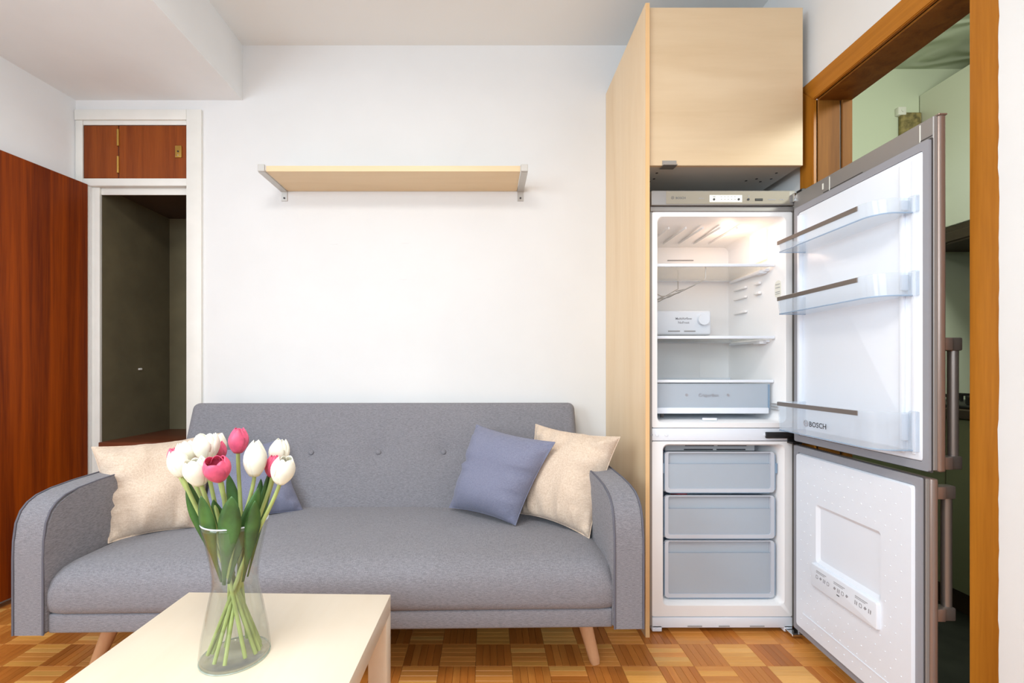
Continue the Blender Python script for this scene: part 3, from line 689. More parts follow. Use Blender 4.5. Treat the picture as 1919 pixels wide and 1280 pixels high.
# --- freezer drawers
YD = 1.928
ZR = FY + 0.40
for px0, px1, py in ((1284, 1338, 835), (1345, 1399, 835), (1282, 1336, 842.5), (1343, 1397, 842.5)):
    p0, p1 = at(px0, py, 2.03), at(px1, py, 2.03)
    box('vent_slot', p0.x, p1.x, 2.03, 2.034, p0.z - 0.0025, p0.z + 0.0025, M['slot'], zl)
box('air_duct', 0.80, 1.20, 2.032, 2.29, 0.735, 0.772, M['liner_in'], zl, 0.003, 1)
for k, (z0, z1, gh) in enumerate(((0.578, 0.750, 0.040), (0.383, 0.565, 0.045), (0.132, 0.374, 0.042))):
    x0, x1 = 0.757, 1.222
    bm = bmesh.new()
    add_box(bm, x0 + 0.012, x1 - 0.012, YD + 0.004, YD + 0.008, z0 + 0.010, z1 - gh - 0.012)                 # lower front
    add_box(bm, x0 + 0.012, x1 - 0.012, YD + 0.014, YD + 0.018, z1 - gh - 0.014, z1 - 0.006)                 # recessed grip wall
    add_box(bm, x0 + 0.012, x1 - 0.012, YD + 0.008, YD + 0.018, z1 - gh - 0.016, z1 - gh - 0.012)
    add_box(bm, x0, x0 + 0.004, YD + 0.010, 2.26, z0 + 0.006, z1 - 0.02); add_box(bm, x1 - 0.004, x1, YD + 0.010, 2.26, z0 + 0.006, z1 - 0.02)
    add_box(bm, x0, x1, YD + 0.010, 2.26, z0 + 0.002, z0 + 0.006); add_box(bm, x0, x1, 2.256, 2.26, z0 + 0.006, z1 - 0.04)
    dw = obj('freezer_drawer', bm, M['drawer'], fr)
    bm = bmesh.new(); add_ring(bm, rrect(x0, x1, z0, z1, 0.014), rrect(x0 + 0.015, x1 - 0.015, z0 + 0.016, z1 - 0.002, 0.010), lambda u, v, d: Vector((u, YD + d, v)), 0.0, 0.012)
    obj('front_rim', bm, M['drawer_rim'], dw, smooth=40)
    box('grip_lip', x0 + 0.016, x1 - 0.016, YD + 0.001, YD + 0.018, z1 - 0.006, z1 - 0.002, M['drawer_rim'], dw, 0.0015, 1)
    for xx in (x0 - 0.003, x1): box('edge_strip', xx, xx + 0.003, YD - 0.001, YD + 0.014, z0 + 0.012, z1 - 0.012, M['drawer_blue'], dw)
    box('edge_strip', x0 + 0.02, x1 - 0.02, YD + 0.002, YD + 0.012, z0 - 0.004, z0, M['drawer_blue'], dw)
    if k == 0:
        for xx in (x0 - 0.012, x1 + 0.002): box('stop_tab', xx, xx + 0.010, YD - 0.002, YD + 0.02, z1 - 0.092, z1 - 0.048, M['drawer_blue'], dw, 0.002, 1)
pk = tag(box('frozen_packet', 0.826, 0.872, 1.965, 2.05, 0.391, 0.568, M['red'], bev=0.010, seg=3), 'small red packet standing inside the middle freezer drawer', 'packet')

# --- doors.  u runs from the hinge to the free edge, d from the outer skin (0) to the inside face
def door_map(deg):
    a = math.radians(deg)
    dv_ = Vector((-math.sin(a), -math.cos(a), 0)); nn = Vector((-math.cos(a), math.sin(a), 0))
    H = Vector((1.303, 1.884, 0))
    return lambda u, v, d: H + u * dv_ + d * nn + Vector((0, 0, v))
def lbox(name, f, u0, u1, d0, d1, v0, v1, mat, parent, bev=0.0, seg=2):
    return box(name, u0, u1, d0, d1, v0, v1, mat, parent, bev, seg, f=lambda a, b_, c: f(a, c, b_))
def make_door(name, f, z0, z1, w0, w1):
    L = 0.600
    bm = bmesh.new(); add_box(bm, 0.0, L, 0.0, 0.022, z0, z1, 0.006, 3, f=lambda a, b_, c: f(a, c, b_))
    dr = obj(name, bm, M['edge'], fr, smooth=40)
    lbox('inner_frame', f, 0.004, L - 0.006, 0.020, 0.032, z0 + 0.004, z1 - 0.002, M['steel2'], dr, 0.002, 1)
    bm = bmesh.new(); add_ring(bm, rrect(0.020, L - 0.010, w0 - 0.028, w1 + 0.028, 0.006), rrect(0.046, L - 0.029, w0 - 0.003, w1 + 0.003, 0.006), f, 0.0315, 0.041)
    obj('gasket', bm, M['gasket'], dr)
    bm = bmesh.new(); add_ring(bm, rrect(0.016, L - 0.007, w0 - 0.031, w1 + 0.031, 0.004), rrect(0.02, L - 0.011, w0 - 0.028, w1 + 0.028, 0.004), f, 0.0315, 0.034)
    obj('gasket_fold', bm, M['gasket_dark'], dr)
    return dr, L
fu = door_map(0.3); fw = door_map(2.3)
ud, L = make_door('upper_door', fu, 0.808, 1.821, 0.836, 1.728)
bm = bmesh.new(); add_plate(bm, rrect(0.046, L - 0.027, 0.834, 1.730, 0.010), fu, 0.030, 0.042, round_=0.004)
add_box(bm, 0.505, 0.520, 0.041, 0.052, 0.85, 1.715, 0.004, 2, f=lambda a, b_, c: fu(a, c, b_)); add_box(bm, 0.540, 0.552, 0.041, 0.046, 0.85, 1.715, 0.002, 2, f=lambda a, b_, c: fu(a, c, b_))
add_box(bm, 0.06, 0.075, 0.041, 0.058, 0.85, 1.715, 0.004, 2, f=lambda a, b_, c: fu(a, c, b_))
obj('door_liner', bm, M['liner'], ud, smooth=35)
lbox('top_cap', fu, 0.580, L + 0.001, -0.001, 0.023, 1.818, 1.823, M['edge'], ud, 0.001, 1)
for u in (0.20, 0.553): lbox('moulded_line', fu, u, u + 0.003, 0.031, 0.0332, 1.762, 1.812, M['bright'], ud)
lbox('moulded_line', fu, 0.165, 0.171, 0.031, 0.0332, 1.778, 1.800, M['bright'], ud)
for u0, u1 in ((0.17, 0.35), (0.556, 0.592)): lbox('moulded_line', fu, u0, u1, 0.031, 0.0328, 1.763, 1.766, M['gasket_dark'], ud)
ld_, L = make_door('lower_door', fw, 0.030, 0.790, 0.072, 0.762)
fwl = fw
bm = bmesh.new()
# liner with a sunk window: a ring plate plus the recessed floor
ru0, ru1, rv0, rv1 = 0.165, 0.462, 0.372, 0.590
OUT = rrect(0.046, L - 0.027, 0.070, 0.764, 0.010)
add_plate(bm, OUT, fw, 0.030, 0.036)
IN = rrect(ru0, ru1, rv0, rv1, 0.010); IN2 = rrect(ru0 + 0.012, ru1 - 0.012, rv0 + 0.012, rv1 - 0.012, 0.008)
a = loop_verts(bm, OUT, fw, 0.036); b2 = loop_verts(bm, rrect(0.050, L - 0.031, 0.074, 0.760, 0.010), fw, 0.050)
c = loop_verts(bm, IN, fw, 0.050); d_ = loop_verts(bm, IN2, fw, 0.040)
bridge(bm, a, b2); bridge(bm, b2, c); bridge(bm, c, d_); bm.faces.new(d_)
dl = obj('door_liner', bm, M['liner'], ld_, smooth=30)
bm = bmesh.new(); add_plate(bm, rrect(0.155, 0.462, 0.281, 0.367, 0.006), fw, 0.048, 0.062, round_=0.004); lab = obj('storage_label', bm, M['liner'], ld_, smooth=35)
lbox('moulded_line', fw, 0.09, 0.50, 0.0495, 0.052, 0.135, 0.138, M['liner'], ld_)
bm = bmesh.new()
for i in range(13):
    for j in range(17):
        u, v = 0.080 + 0.038 * i + (0.019 if j % 2 else 0), 0.11 + 0.039 * j
        if 0.14 < u < 0.475 and 0.275 < v < 0.605 or u > 0.545: continue
        a = [bm.verts.new(fw(u + 0.0026 * math.cos(t * PI / 3), v + 0.0026 * math.sin(t * PI / 3), 0.0495)) for t in range(6)]
        b2 = [bm.verts.new(fw(u + 0.0016 * math.cos(t * PI / 3), v + 0.0016 * math.sin(t * PI / 3), 0.0517)) for t in range(6)]
        bridge(bm, a, b2); bm.faces.new(b2)
o = obj('dot_relief', bm, M['liner'], ld_, smooth='all'); o['kind'] = 'stuff'
rd = (fw(1, 0, 0) - fw(0, 0, 0))
def dtext(f, body, size, u, v, d, mat, parent, rdir): return text('lettering', body, size, f(u, v, d), rdir, ZV, mat, parent)
for u, sy in ((0.178, 0), (0.268, 1), (0.366, 2)):
    lbox('printed_line', fw, u + 0.008, u + 0.060, 0.0615, 0.0624, 0.3470, 0.3495, M['ink_light'], ld_)
    lbox('printed_line', fw, u + 0.008, u + 0.052, 0.0615, 0.0624, 0.3420, 0.3440, M['ink_light'], ld_)
    for q in range(4):
        uu = u + 0.006 + q * 0.019
        bm = bmesh.new()
        if (q + sy) % 3 == 0: add_ring(bm, rrect(uu, uu + 0.012, 0.3190, 0.3330, 0.004, 4), rrect(uu + 0.002, uu + 0.010, 0.3210, 0.3310, 0.003, 4), fw, 0.0615, 0.0625)
        elif (q + sy) % 3 == 1: add_plate(bm, [(uu, 0.3250), (uu + 0.006, 0.3210), (uu + 0.013, 0.3280), (uu + 0.006, 0.3330)], fw, 0.0615, 0.0625)
        else:
            add_plate(bm, [(uu, 0.3190), (uu + 0.003, 0.3190), (uu + 0.004, 0.3330), (uu + 0.001, 0.3330)], fw, 0.0615, 0.0625); add_plate(bm, [(uu + 0.007, 0.3200), (uu + 0.010, 0.3190), (uu + 0.012, 0.3310), (uu + 0.008, 0.3330)], fw, 0.0615, 0.0625)
        obj('printed_symbol', bm, M['ink_light'], ld_)
lbox('printed_line', fw, 0.290, 0.3030, 0.0615, 0.0624, 0.3070, 0.3110, M['ink'], ld_)
# bar handles
def handle(f, dr, za, zb):
    uc = 0.572
    bm = bmesh.new(); add_tube(bm, [f(uc - 0.002, za, -0.047), f(uc - 0.002, zb, -0.047)], 0.0125, 14)
    hd_ = obj('handle', bm, M['handle'], dr, smooth=40)
    for z in (za, zb):
        s = -1 if z == za else 1
        lbox('handle_post', f, uc - 0.013, uc + 0.014, -0.060, 0.0, z - 0.019, z + 0.019, M['handle'], dr, 0.004, 2)
        lbox('handle_cap', f, uc + 0.006, uc + 0.021, -0.026, 0.010, z - 0.018, z + 0.018, M['edge'], dr, 0.003, 2)
handle(fu, ud, 0.832, 1.172)
handle(fw, ld_, 0.400, 0.748)
# --- door bins
def door_bin(z0, z1, lab=None):
    f = fu; D0, D1 = 0.0425, 0.155; u0, u1, r = 0.088, 0.545, 0.060; t = 0.003
    def outline(off, zt):
        pts = [(u0 + off, D0)]
        pts += [(u0 + off, D1 - off - 0.004), (u0 + off + 0.004, D1 - off)]
        n = 8
        cu, cd = u1 - r, D1 - r
        rr_ = r - off
        for k in range(n + 1):
            a = PI / 2 - PI / 2 * k / n
            pts.append((cu + rr_ * math.cos(a), cd + rr_ * math.sin(a)))
        pts.append((u1 - off, D0))
        return pts
    o, i_ = outline(0, 0), outline(t, 0)
    bm = bmesh.new()
    def ring(pts, z, tap=1.0): return [bm.verts.new(f(u, z, D0 + (d - D0) * tap)) for u, d in pts]
    oa, ob = ring(o, z0, 0.93), ring(o, z1); ia, ib = ring(i_, z0 + t, 0.93), ring(i_, z1)
    n = len(o)
    for k in range(n - 1):
        bm.faces.new((oa[k], oa[k + 1], ob[k + 1], ob[k])); bm.faces.new((ia[k], ib[k], ib[k + 1], ia[k + 1])); bm.faces.new((ob[k], ob[k + 1], ib[k + 1], ib[k]))
    bm.faces.new(oa); bm.faces.new(ia)
    bn = obj('door_bin', bm, M['binplastic'], fr, smooth=40, label=lab)
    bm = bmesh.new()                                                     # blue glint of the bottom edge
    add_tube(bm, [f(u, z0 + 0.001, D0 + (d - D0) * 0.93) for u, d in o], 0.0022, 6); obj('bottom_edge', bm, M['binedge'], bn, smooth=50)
    lbox('trim_strip', f, u0 + 0.003, u1 - r - 0.004, D1 - 0.001, D1 + 0.0015, z1 - 0.016, z1 - 0.001, M['handle'], bn, 0.0005, 1)
    lbox('end_bracket', f, u1 - 0.004, u1 + 0.020, D0, D0 + 0.014, z0 - 0.002, z1 + 0.004, M['binplastic'], bn, 0.003, 2)
    lbox('end_clip', f, u1 - 0.016, u1 - 0.006, D0 + 0.004, D0 + 0.03, z0 + (z1 - z0) * 0.25, z1 - 0.004, M['liner'], bn, 0.004, 2)
    return bn
door_bin(1.560, 1.604); door_bin(1.316, 1.384)
b3 = door_bin(0.860, 0.973)
rdu = fu(1, 0, 0) - fu(0, 0, 0)
text('lettering', 'BOSCH', 0.0255, fu(0.268, 0.897, 0.1548), rdu, ZV, M['slot'], b3)
bm = bmesh.new()
cu_, cv_ = 0.251, 0.906
add_ring(bm, [(cu_ + 0.0115 * math.cos(t * PI / 12), cv_ + 0.0115 * math.sin(t * PI / 12)) for t in range(24)], [(cu_ + 0.0098 * math.cos(t * PI / 12), cv_ + 0.0098 * math.sin(t * PI / 12)) for t in range(24)], fu, 0.1535, 0.1550)
for du in (-0.005, 0.0036): add_box(bm, cu_ + du, cu_ + du + 0.0014, 0.1535, 0.1550, cv_ - 0.008, cv_ + 0.008, f=lambda a, b_, c: fu(a, c, b_))
add_box(bm, cu_ - 0.0042, cu_ + 0.0042, 0.1535, 0.1550, cv_ - 0.001, cv_ + 0.001, f=lambda a, b_, c: fu(a, c, b_))
obj('emblem', bm, M['ink_light'], b3)

# ------------------------------------------------------------------ wall shelf
sh = thing('wall_shelf', 'birch shelf board on two grey metal brackets above the sofa', 'shelf', (-0.457, 2.484, 2.07))
zb_, zt_ = 2.068, 2.098
box('shelf_board', -1.080, 0.168, 2.232, YB - 0.002, zb_ + 0.002, zt_, M['birch_shelf'], sh, 0.001, 1)
for x0 in (-1.116, 0.170):
    x1 = x0 + 0.034
    bm = bmesh.new()
    add_box(bm, x0, x1, 2.222, 2.231, zb_ - 0.001, zt_ + 0.003, 0.0015, 1)
    add_box(bm, x0, x0 + 0.034, 2.231, YB - 0.004, zb_ - 0.003, zb_ + 0.0015)
    add_box(bm, x0 if x0 < -1 else x1 - 0.006, x0 + 0.006 if x0 < -1 else x1, 2.231, YB - 0.004, zb_, zt_ + 0.003)
    add_box(bm, x0 + 0.001, x1 - 0.001, YB - 0.0045, YB, zb_ - 0.052, zt_, 0.001, 1)
    br = obj('bracket', bm, M['alu'], sh)
    cyl('screw', ((x0 + x1) / 2, YB - 0.0045, zb_ - 0.036), (0, -1, 0), 0.005, 0.003, M['gasket_dark'], br, 12)

# ------------------------------------------------------------------ sofa (local: x across, y from front to back)
sofa = thing('sofa', 'grey fabric sofa with rounded arms and slanted wooden legs', 'sofa', (-0.510, 1.510, 0), math.radians(1.1))
W2 = 1.043; AT = 0.105
def slab(nu, nv, fpos, fnorm, T, R, Rc, dimples, W, H, back=0.5):
    # upholstered slab: parameter rectangle W x H, thickness T, edges rounded with R, corners clipped with Rc
    def ticks(n, w, r):
        t = [r * (1 - math.cos(PI / 2 * k / 5)) for k in range(5)]
        return [v for v in t] + [r + (w - 2 * r) * k / n for k in range(n + 1)] + [w - v for v in reversed(t)]
    us, vs = ticks(nu, W, R), ticks(nv, H, R)
    bm = bmesh.new(); Fg, Bg = [], []
    def height(u, v):
        e = min(u, W - u, v, H - v)
        h = 0.0
        if e < R: h = R - math.sqrt(max(0, R * R - (R - e) ** 2))
        d = h
        puff = 0.012 * (1 - (2 * u / W - 1) ** 4) * (1 - (2 * v / H - 1) ** 4)
        dd = -puff
        for (du, dv_, dep, rad) in dimples:
            q = math.hypot((u - du), (v - dv_))
            dd += dep * math.exp(-(q / rad) ** 1.3)
        return d + dd
    for v in vs:
        fr_, br_ = [], []
        for u in us:
            uu, vv = u, v                      # round the outline corners
            for cu, cv, su, sv in ((Rc, Rc, -1, -1), (W - Rc, Rc, 1, -1), (Rc, H - Rc, -1, 1), (W - Rc, H - Rc, 1, 1)):
                if (u - cu) * su > 0 and (v - cv) * sv > 0:
                    a, b_ = abs(u - cu), abs(v - cv); m = max(a, b_); l = math.hypot(a, b_)
                    if l > 0: uu = cu + su * a * m / l; vv = cv + sv * b_ * m / l
            hgt = height(u, v)
            fr_.append(bm.verts.new(fpos(uu, vv) - fnorm * hgt)); 
            e = min(u, W - u, v, H - v); hb_ = 0 if e >= R * 0.5 else 0.5 * R - math.sqrt(max(0, (0.5 * R) ** 2 - (0.5 * R - e) ** 2))
            br_.append(bm.verts.new(fpos(uu, vv) - fnorm * (T - hb_)))
        Fg.append(fr_); Bg.append(br_)
    nU, nV = len(us), len(vs)
    for j in range(nV - 1):
        for i in range(nU - 1):
            bm.faces.new((Fg[j][i], Fg[j][i + 1], Fg[j + 1][i + 1], Fg[j + 1][i])); bm.faces.new((Bg[j][i], Bg[j + 1][i], Bg[j + 1][i + 1], Bg[j][i + 1]))
    per = [(0, i) for i in range(nU - 1)] + [(j, nU - 1) for j in range(nV - 1)] + [(nV - 1, i) for i in range(nU - 1, 0, -1)] + [(j, 0) for j in range(nV - 1, 0, -1)]
    for k in range(len(per)):
        a, b_ = per[k], per[(k + 1) % len(per)]
        bm.faces.new((Fg[a[0]][a[1]], Fg[b_[0]][b_[1]], Bg[b_[0]][b_[1]], Bg[a[0]][a[1]]))
    return bm
# backrest leaning back
tilt = math.atan2(0.185, 0.515); bw = 1.975; bh = 0.562
vdir = Vector((0, math.sin(tilt), math.cos(tilt))); bn_ = Vector((0, -math.cos(tilt), math.sin(tilt)))
B0 = Vector((-0.985, 0.655, 0.405))
fb = lambda u, v: B0 + Vector((u, 0, 0)) + vdir * v
bx = [-0.99 + 0.338 * k for k in range(6)]
dims = [(0.985 + x, 0.300, 0.020, 0.055) for x in (-0.673, -0.345, -0.012, 0.312, 0.64)]
bm = slab(90, 30, fb, bn_, 0.11, 0.034, 0.035, dims, bw, bh)
bk = obj('backrest', bm, M['sofa'], sofa, world=False, smooth='all')
for (u, v, dep, rad) in dims:
    c = fb(u, v) - bn_ * 0.002
    bm = bmesh.new(); bmesh.ops.create_uvsphere(bm, u_segments=14, v_segments=8, radius=0.013)
    q = bn_.to_track_quat('Z', 'Y').to_matrix().to_4x4()
    bmesh.ops.transform(bm, matrix=Matrix.Translation(c) @ q @ Matrix.Diagonal((1, 1, 0.5, 1)), verts=bm.verts)
    obj('button', bm, M['sofa'], bk, world=False, smooth='all')
# seat: profile swept across with dimples
prof = [(0.70, 0.288), (0.03, 0.288), (0.012, 0.291), (0.004, 0.300), (0.000, 0.32), (-0.002, 0.35), (0.002, 0.385), (0.014, 0.412), (0.035, 0.429), (0.065, 0.438), (0.11, 0.443)]
prof += [(0.11 + 0.59 * k / 16, 0.443 - 0.006 * (k / 16)) for k in range(1, 17)] + [(0.71, 0.42), (0.71, 0.30)]
sw = W2 - AT + 0.002
sd = [(-0.70, 0.40), (-0.26, 0.40), (0.02, 0.40), (0.40, 0.40), (0.72, 0.40), (-0.48, 0.62), (0.31, 0.62)]
bm = bmesh.new(); rows = []; nx = 110
for i in range(nx + 1):
    x = -sw + 2 * sw * i / nx
    edge = max(0.0, 1 - (sw - abs(x)) / 0.06)
    row = []
    for (y, z) in prof:
        zz, yy = z, y
        if z > 0.40 or y < 0.03:
            zz -= 0.018 * edge ** 2 * (1 if z > 0.36 else 0)
            yy += 0.010 * edge ** 2 if y < 0.05 else 0
        if z > 0.43:
            zz += 0.006 * (1 - (x / sw) ** 2)
            for (dx, dy) in sd:
                q = math.hypot(x - dx, y - dy); zz -= 0.010 * math.exp(-(q / 0.05) ** 1.2)
        zz += 0.0025 * noise.noise(Vector((x * 4, y * 5, z * 3))) if z > 0.3 else 0
        row.append(bm.verts.new((x, yy, zz)))
    rows.append(row)
for i in range(nx): bridge(bm, rows[i], rows[i + 1])
bm.faces.new(rows[0]); bm.faces.new(rows[-1][::-1])
st = obj('seat', bm, M['sofa'], sofa, world=False, smooth=60)
box('floor_shade_block', -0.84, 0.84, 0.27, 0.90, 0.120, 0.226, M['black'], sofa, 0.004, 1, world=False)  # unseen block added to darken the floor beneath the sofa
box('front_rail', -sw, sw, 0.012, 0.70, 0.225, 0.289, M['sofa'], sofa, 0.008, 3, world=False)
# arms
def arm_prof():
    p = [(0.0, 0.227), (0.0, 0.48), (0.002, 0.535), (0.010, 0.592), (0.026, 0.628), (0.048, 0.650), (0.080, 0.666), (0.13, 0.676), (0.22, 0.683), (0.46, 0.689), (0.66, 0.694), (0.72, 0.682), (0.74, 0.65), (0.74, 0.227)]
    return p
for s in (-1, 1):
    xo, xi = s * W2, s * (W2 - AT)
    bm = bmesh.new(); P = arm_prof()
    A = [bm.verts.new((xo, y, z)) for y, z in P]; Bv = [bm.verts.new((xi, y, z)) for y, z in P]
    bridge(bm, A, Bv); bm.faces.new(A); bm.faces.new(Bv)
    bmesh.ops.bevel(bm, geom=[e for e in bm.edges if abs(e.verts[0].co.x - e.verts[1].co.x) < 1e-5], offset=0.008, segments=3, affect='EDGES')
    ar = obj('arm', bm, M['sofa'], sofa, world=False, smooth=45)
    for xx in (xo - s * 0.004, xi + s * 0.004):
        pts = [(xx, y + (-0.001 if y < 0.1 else 0), z + 0.001) for y, z in P[:-2]]
        fine = []
        for k in range(len(pts) - 1):
            a, b_ = Vector(pts[k]), Vector(pts[k + 1])
            fine += [a.lerp(b_, t / 3) for t in range(3)]
        tube('piping', fine + [Vector(pts[-1])], 0.0035, M['piping'], ar, 6, world=False)
for sx in (-1, 1):
    for (y0, y1) in ((0.25, 0.17), (0.58, 0.66)):
        tp = Vector((sx * 0.868, y0, 0.235)); ft = Vector((sx * 0.922, y1, 0.0))
        bm = bmesh.new(); add_tube(bm, [tp, tp.lerp(ft, 0.5), tp.lerp(ft, 0.94), ft], [0.032, 0.026, 0.020, 0.015], 14)
        obj('leg', bm, M['legwood'], sofa, world=False, smooth=50)

# ------------------------------------------------------------------ cushions
def cushion(label, TL, TR, BR, BL_, T, mat, seed, pinch=0.042, wr=0.006, seam=False, toward=None):
    TL, TR, BR, BL_ = map(Vector, (TL, TR, BR, BL_)); n = 28
    nrm = (TR - TL + BR - BL_).cross(TL - BL_ + TR - BR); nrm.normalize()
    if nrm.dot(Vector((0, 0, 1.1)) - (TL + BR) / 2) < 0: nrm = -nrm
    root = thing('cushion', label, 'cushion', tuple((BL_ + BR) / 2), group='scatter cushions on the sofa')
    ctr = (TL + TR + BR + BL_) / 4
    bm = bmesh.new(); Fg, Bg = [], []
    for j in range(n + 1):
        v = 0.5 - 0.5 * math.cos(PI * j / n); fr_, br_ = [], []
        for i in range(n + 1):
            u = 0.5 - 0.5 * math.cos(PI * i / n)
            p = BL_.lerp(BR, u).lerp(TL.lerp(TR, u), v)
            a, b_ = 2 * u - 1, 2 * v - 1
            U = (TR - TL + BR - BL_) / 2; V = (TL - BL_ + TR - BR) / 2
            p = p - U * (pinch * a * (1 - b_ * b_)) - V * (pinch * b_ * (1 - a * a))
            t = max(0, (1 - abs(a) ** 2.6) * (1 - abs(b_) ** 2.6)) ** 0.55
            e = max(abs(a), abs(b_))
            s = Vector((u * 7 + seed, v * 7, seed))
            wrk = wr * noise.noise(Vector((u * 3 + seed, v * 3, 0)))
            # radial gathers close to the edges
            gath = wr * 3.0 * (e ** 3) * (1 - e ** 8) * (noise.noise(Vector((v * 17 + seed, 0.4 * u, 1))) if abs(a) > abs(b_) else noise.noise(Vector((0.4 * u, u * 17 + seed, 2))))
            bnd = i in (0, n) or j in (0, n)
            fr_.append(bm.verts.new(p + nrm * (T * t + (0 if bnd else (wrk + gath)))))
            br_.append(fr_[-1] if bnd else bm.verts.new(p - nrm * (T * 0.62 * t)))
        Fg.append(fr_); Bg.append(br_)
    for j in range(n):
        for i in range(n):
            bm.faces.new((Fg[j][i], Fg[j][i + 1], Fg[j + 1][i + 1], Fg[j + 1][i]))
            bm.faces.new((Bg[j][i], Bg[j + 1][i], Bg[j + 1][i + 1], Bg[j][i + 1]))
    edge = [Fg[0][i].co.copy() for i in range(n)] + [Fg[j][n].co.copy() for j in range(n)] + [Fg[n][i].co.copy() for i in range(n, 0, -1)] + [Fg[j][0].co.copy() for j in range(n, 0, -1)]
    obj('cover', bm, mat, root, smooth='all')
    tube('seam', edge, 0.0022, mat, root, 6, closed=True)
    return root
cushion('cream cushion leaning on the left arm behind the tulips', at(172, 838, 1.85), at(413, 812, 2.12), at(376, 990, 1.93), at(203, 1018, 1.745), 0.105, M['cream'], 1.0, wr=0.030)
cushion('slate blue cushion half hidden behind the vase of tulips', at(398, 846, 2.06), at(527, 822, 2.245), at(568, 957, 2.13), at(368, 994, 1.90), 0.075, M['blue'], 4.0, 0.045, wr=0.016)
cushion('cream cushion leaning on the right arm near the fridge', at(1004, 795, 2.24), at(1162, 819, 1.89), at(1104, 1009, 1.79), at(974, 962, 2.02), 0.10, M['cream'], 8.0, wr=0.030)
cushion('slate blue cushion in front of the right cream cushion', at(893, 796, 2.22), at(1040, 829, 1.93), at(966, 984, 1.90), at(842, 951, 2.12), 0.095, M['blue'], 12.0, 0.035, wr=0.016)

# ------------------------------------------------------------------ coffee table
tb = thing('coffee_table', 'low birch coffee table in front with the tulip vase on it', 'table', (-0.5635, 0.83, 0), math.radians(-1.3))
TZ = 0.470; tw, tl = 0.2865, 0.45
box('tabletop', -tw, tw, -tl, tl, TZ - 0.05, TZ, M['birch_table'], tb, 0.0015, 2, world=False)
for sx in (-1, 1):
    for sy in (-1, 1):
        x0, x1 = sorted((sx * tw, sx * (tw - 0.05))); y0, y1 = sorted((sy * tl, sy * (tl - 0.05)))
        box('leg', x0, x1, y0, y1, 0, TZ - 0.05, M['birch_table'], tb, 0.0015, 2, world=False)

# ------------------------------------------------------------------ vase and tulips
VC = Vector((-0.5525, 1.003, TZ))
vs_ = thing('vase', 'clear waisted glass vase standing on the coffee table', 'vase', VC)
prof = [(0.000, 0.006), (0.066, 0.006), (0.068, 0.012), (0.064, 0.05), (0.056, 0.095), (0.048, 0.135), (0.0435, 0.160), (0.044, 0.185), (0.049, 0.220), (0.056, 0.255), (0.063, 0.288), (0.0645, 0.298),
        (0.0667, 0.298), (0.0655, 0.288), (0.0585, 0.255), (0.0515, 0.220), (0.0465, 0.185), (0.046, 0.160), (0.0505, 0.135), (0.0585, 0.095), (0.0665, 0.05), (0.0705, 0.012), (0.0695, 0.002), (0.0, 0.0)]
bm = bmesh.new(); lathe(bm, prof, VC, 56); bmesh.ops.remove_doubles(bm, verts=bm.verts, dist=1e-5)
gv = obj('glass_body', bm, M['vase'], vs_, smooth='all')
tube('rim', [(VC.x + 0.0656 * math.cos(2 * PI * k / 48), VC.y + 0.0656 * math.sin(2 * PI * k / 48), VC.z + 0.298) for k in range(48)], 0.0016, M['drawer_rim'], vs_, 6, closed=True)
tube('foot_ring', [(VC.x + 0.0695 * math.cos(2 * PI * k / 48), VC.y + 0.0695 * math.sin(2 * PI * k / 48), VC.z + 0.002) for k in range(48)], 0.0014, M['glass_rim'], vs_, 6, closed=True)

def bez(P, n=14):
    out = []
    for k in range(n + 1):
        t = k / n; pts = [p.copy() for p in P]
        while len(pts) > 1: pts = [pts[i].lerp(pts[i + 1], t) for i in range(len(pts) - 1)]
        out.append(pts[0])
    return out
def petal(bm, base, ax, R, H, phi, wide, close, lift, curl=0.0):
    ax = ax.normalized(); s = Vector((1, 0, 0)).cross(ax).normalized(); c = ax.cross(s).normalized(); rows = []
    nt_, ns = 9, 6
    for j in range(nt_ + 1):
        t = j / nt_
        r = R * max(0.02, math.sin(PI * (0.10 + close * t))) ** 0.75
        hw = wide * (0.45 + 0.55 * math.sin(PI * min(0.5, 0.10 + 0.75 * t)))
        row = []
        for i in range(ns + 1):
            q = -1 + 2 * i / ns; a = phi + hw * q
            rr_ = r * (1 - 0.07 * q * q + curl * t * t) + lift
            z = H * (t - 0.26 * q * q * t ** 3)
            row.append(bm.verts.new(base + ax * z + rr_ * (math.cos(a) * s + math.sin(a) * c)))
        rows.append(row)
    for j in range(nt_):
        for i in range(ns): bm.faces.new((rows[j][i], rows[j][i + 1], rows[j + 1][i + 1], rows[j + 1][i]))
def leaf_mesh(P, wmax, fold=0.25, side=Vector((1, 0, 0))):
    pts = bez(P, 16); bm = bmesh.new(); rows = []
    for k, p in enumerate(pts):
        t = k / 16; tg = pts[min(k + 1, 16)] - pts[max(k - 1, 0)]; tg.normalize()
        sd_ = (side - tg * side.dot(tg)).normalized(); nn = tg.cross(sd_)
        sm = min(1.0, t / 0.55); wdt = 1.12 * wmax * (0.16 + 0.84 * sm * sm * (3 - 2 * sm)) * (1 if t < 0.5 else max(0.02, 1 - ((t - 0.5) / 0.5) ** 1.5))
        rows.append([bm.verts.new(p + sd_ * (wdt * q) + nn * (fold * wdt * q * q)) for q in (-1, -0.5, 0, 0.5, 1)])
    for k in range(16):
        for i in range(4): bm.faces.new((rows[k][i], rows[k][i + 1], rows[k + 1][i + 1], rows[k + 1][i]))
    return bm
def solid(o, t):
    md = o.modifiers.new('thickness', 'SOLIDIFY'); md.thickness = t; md.offset = 0
WA = VC + Vector((0, 0, 0.170))
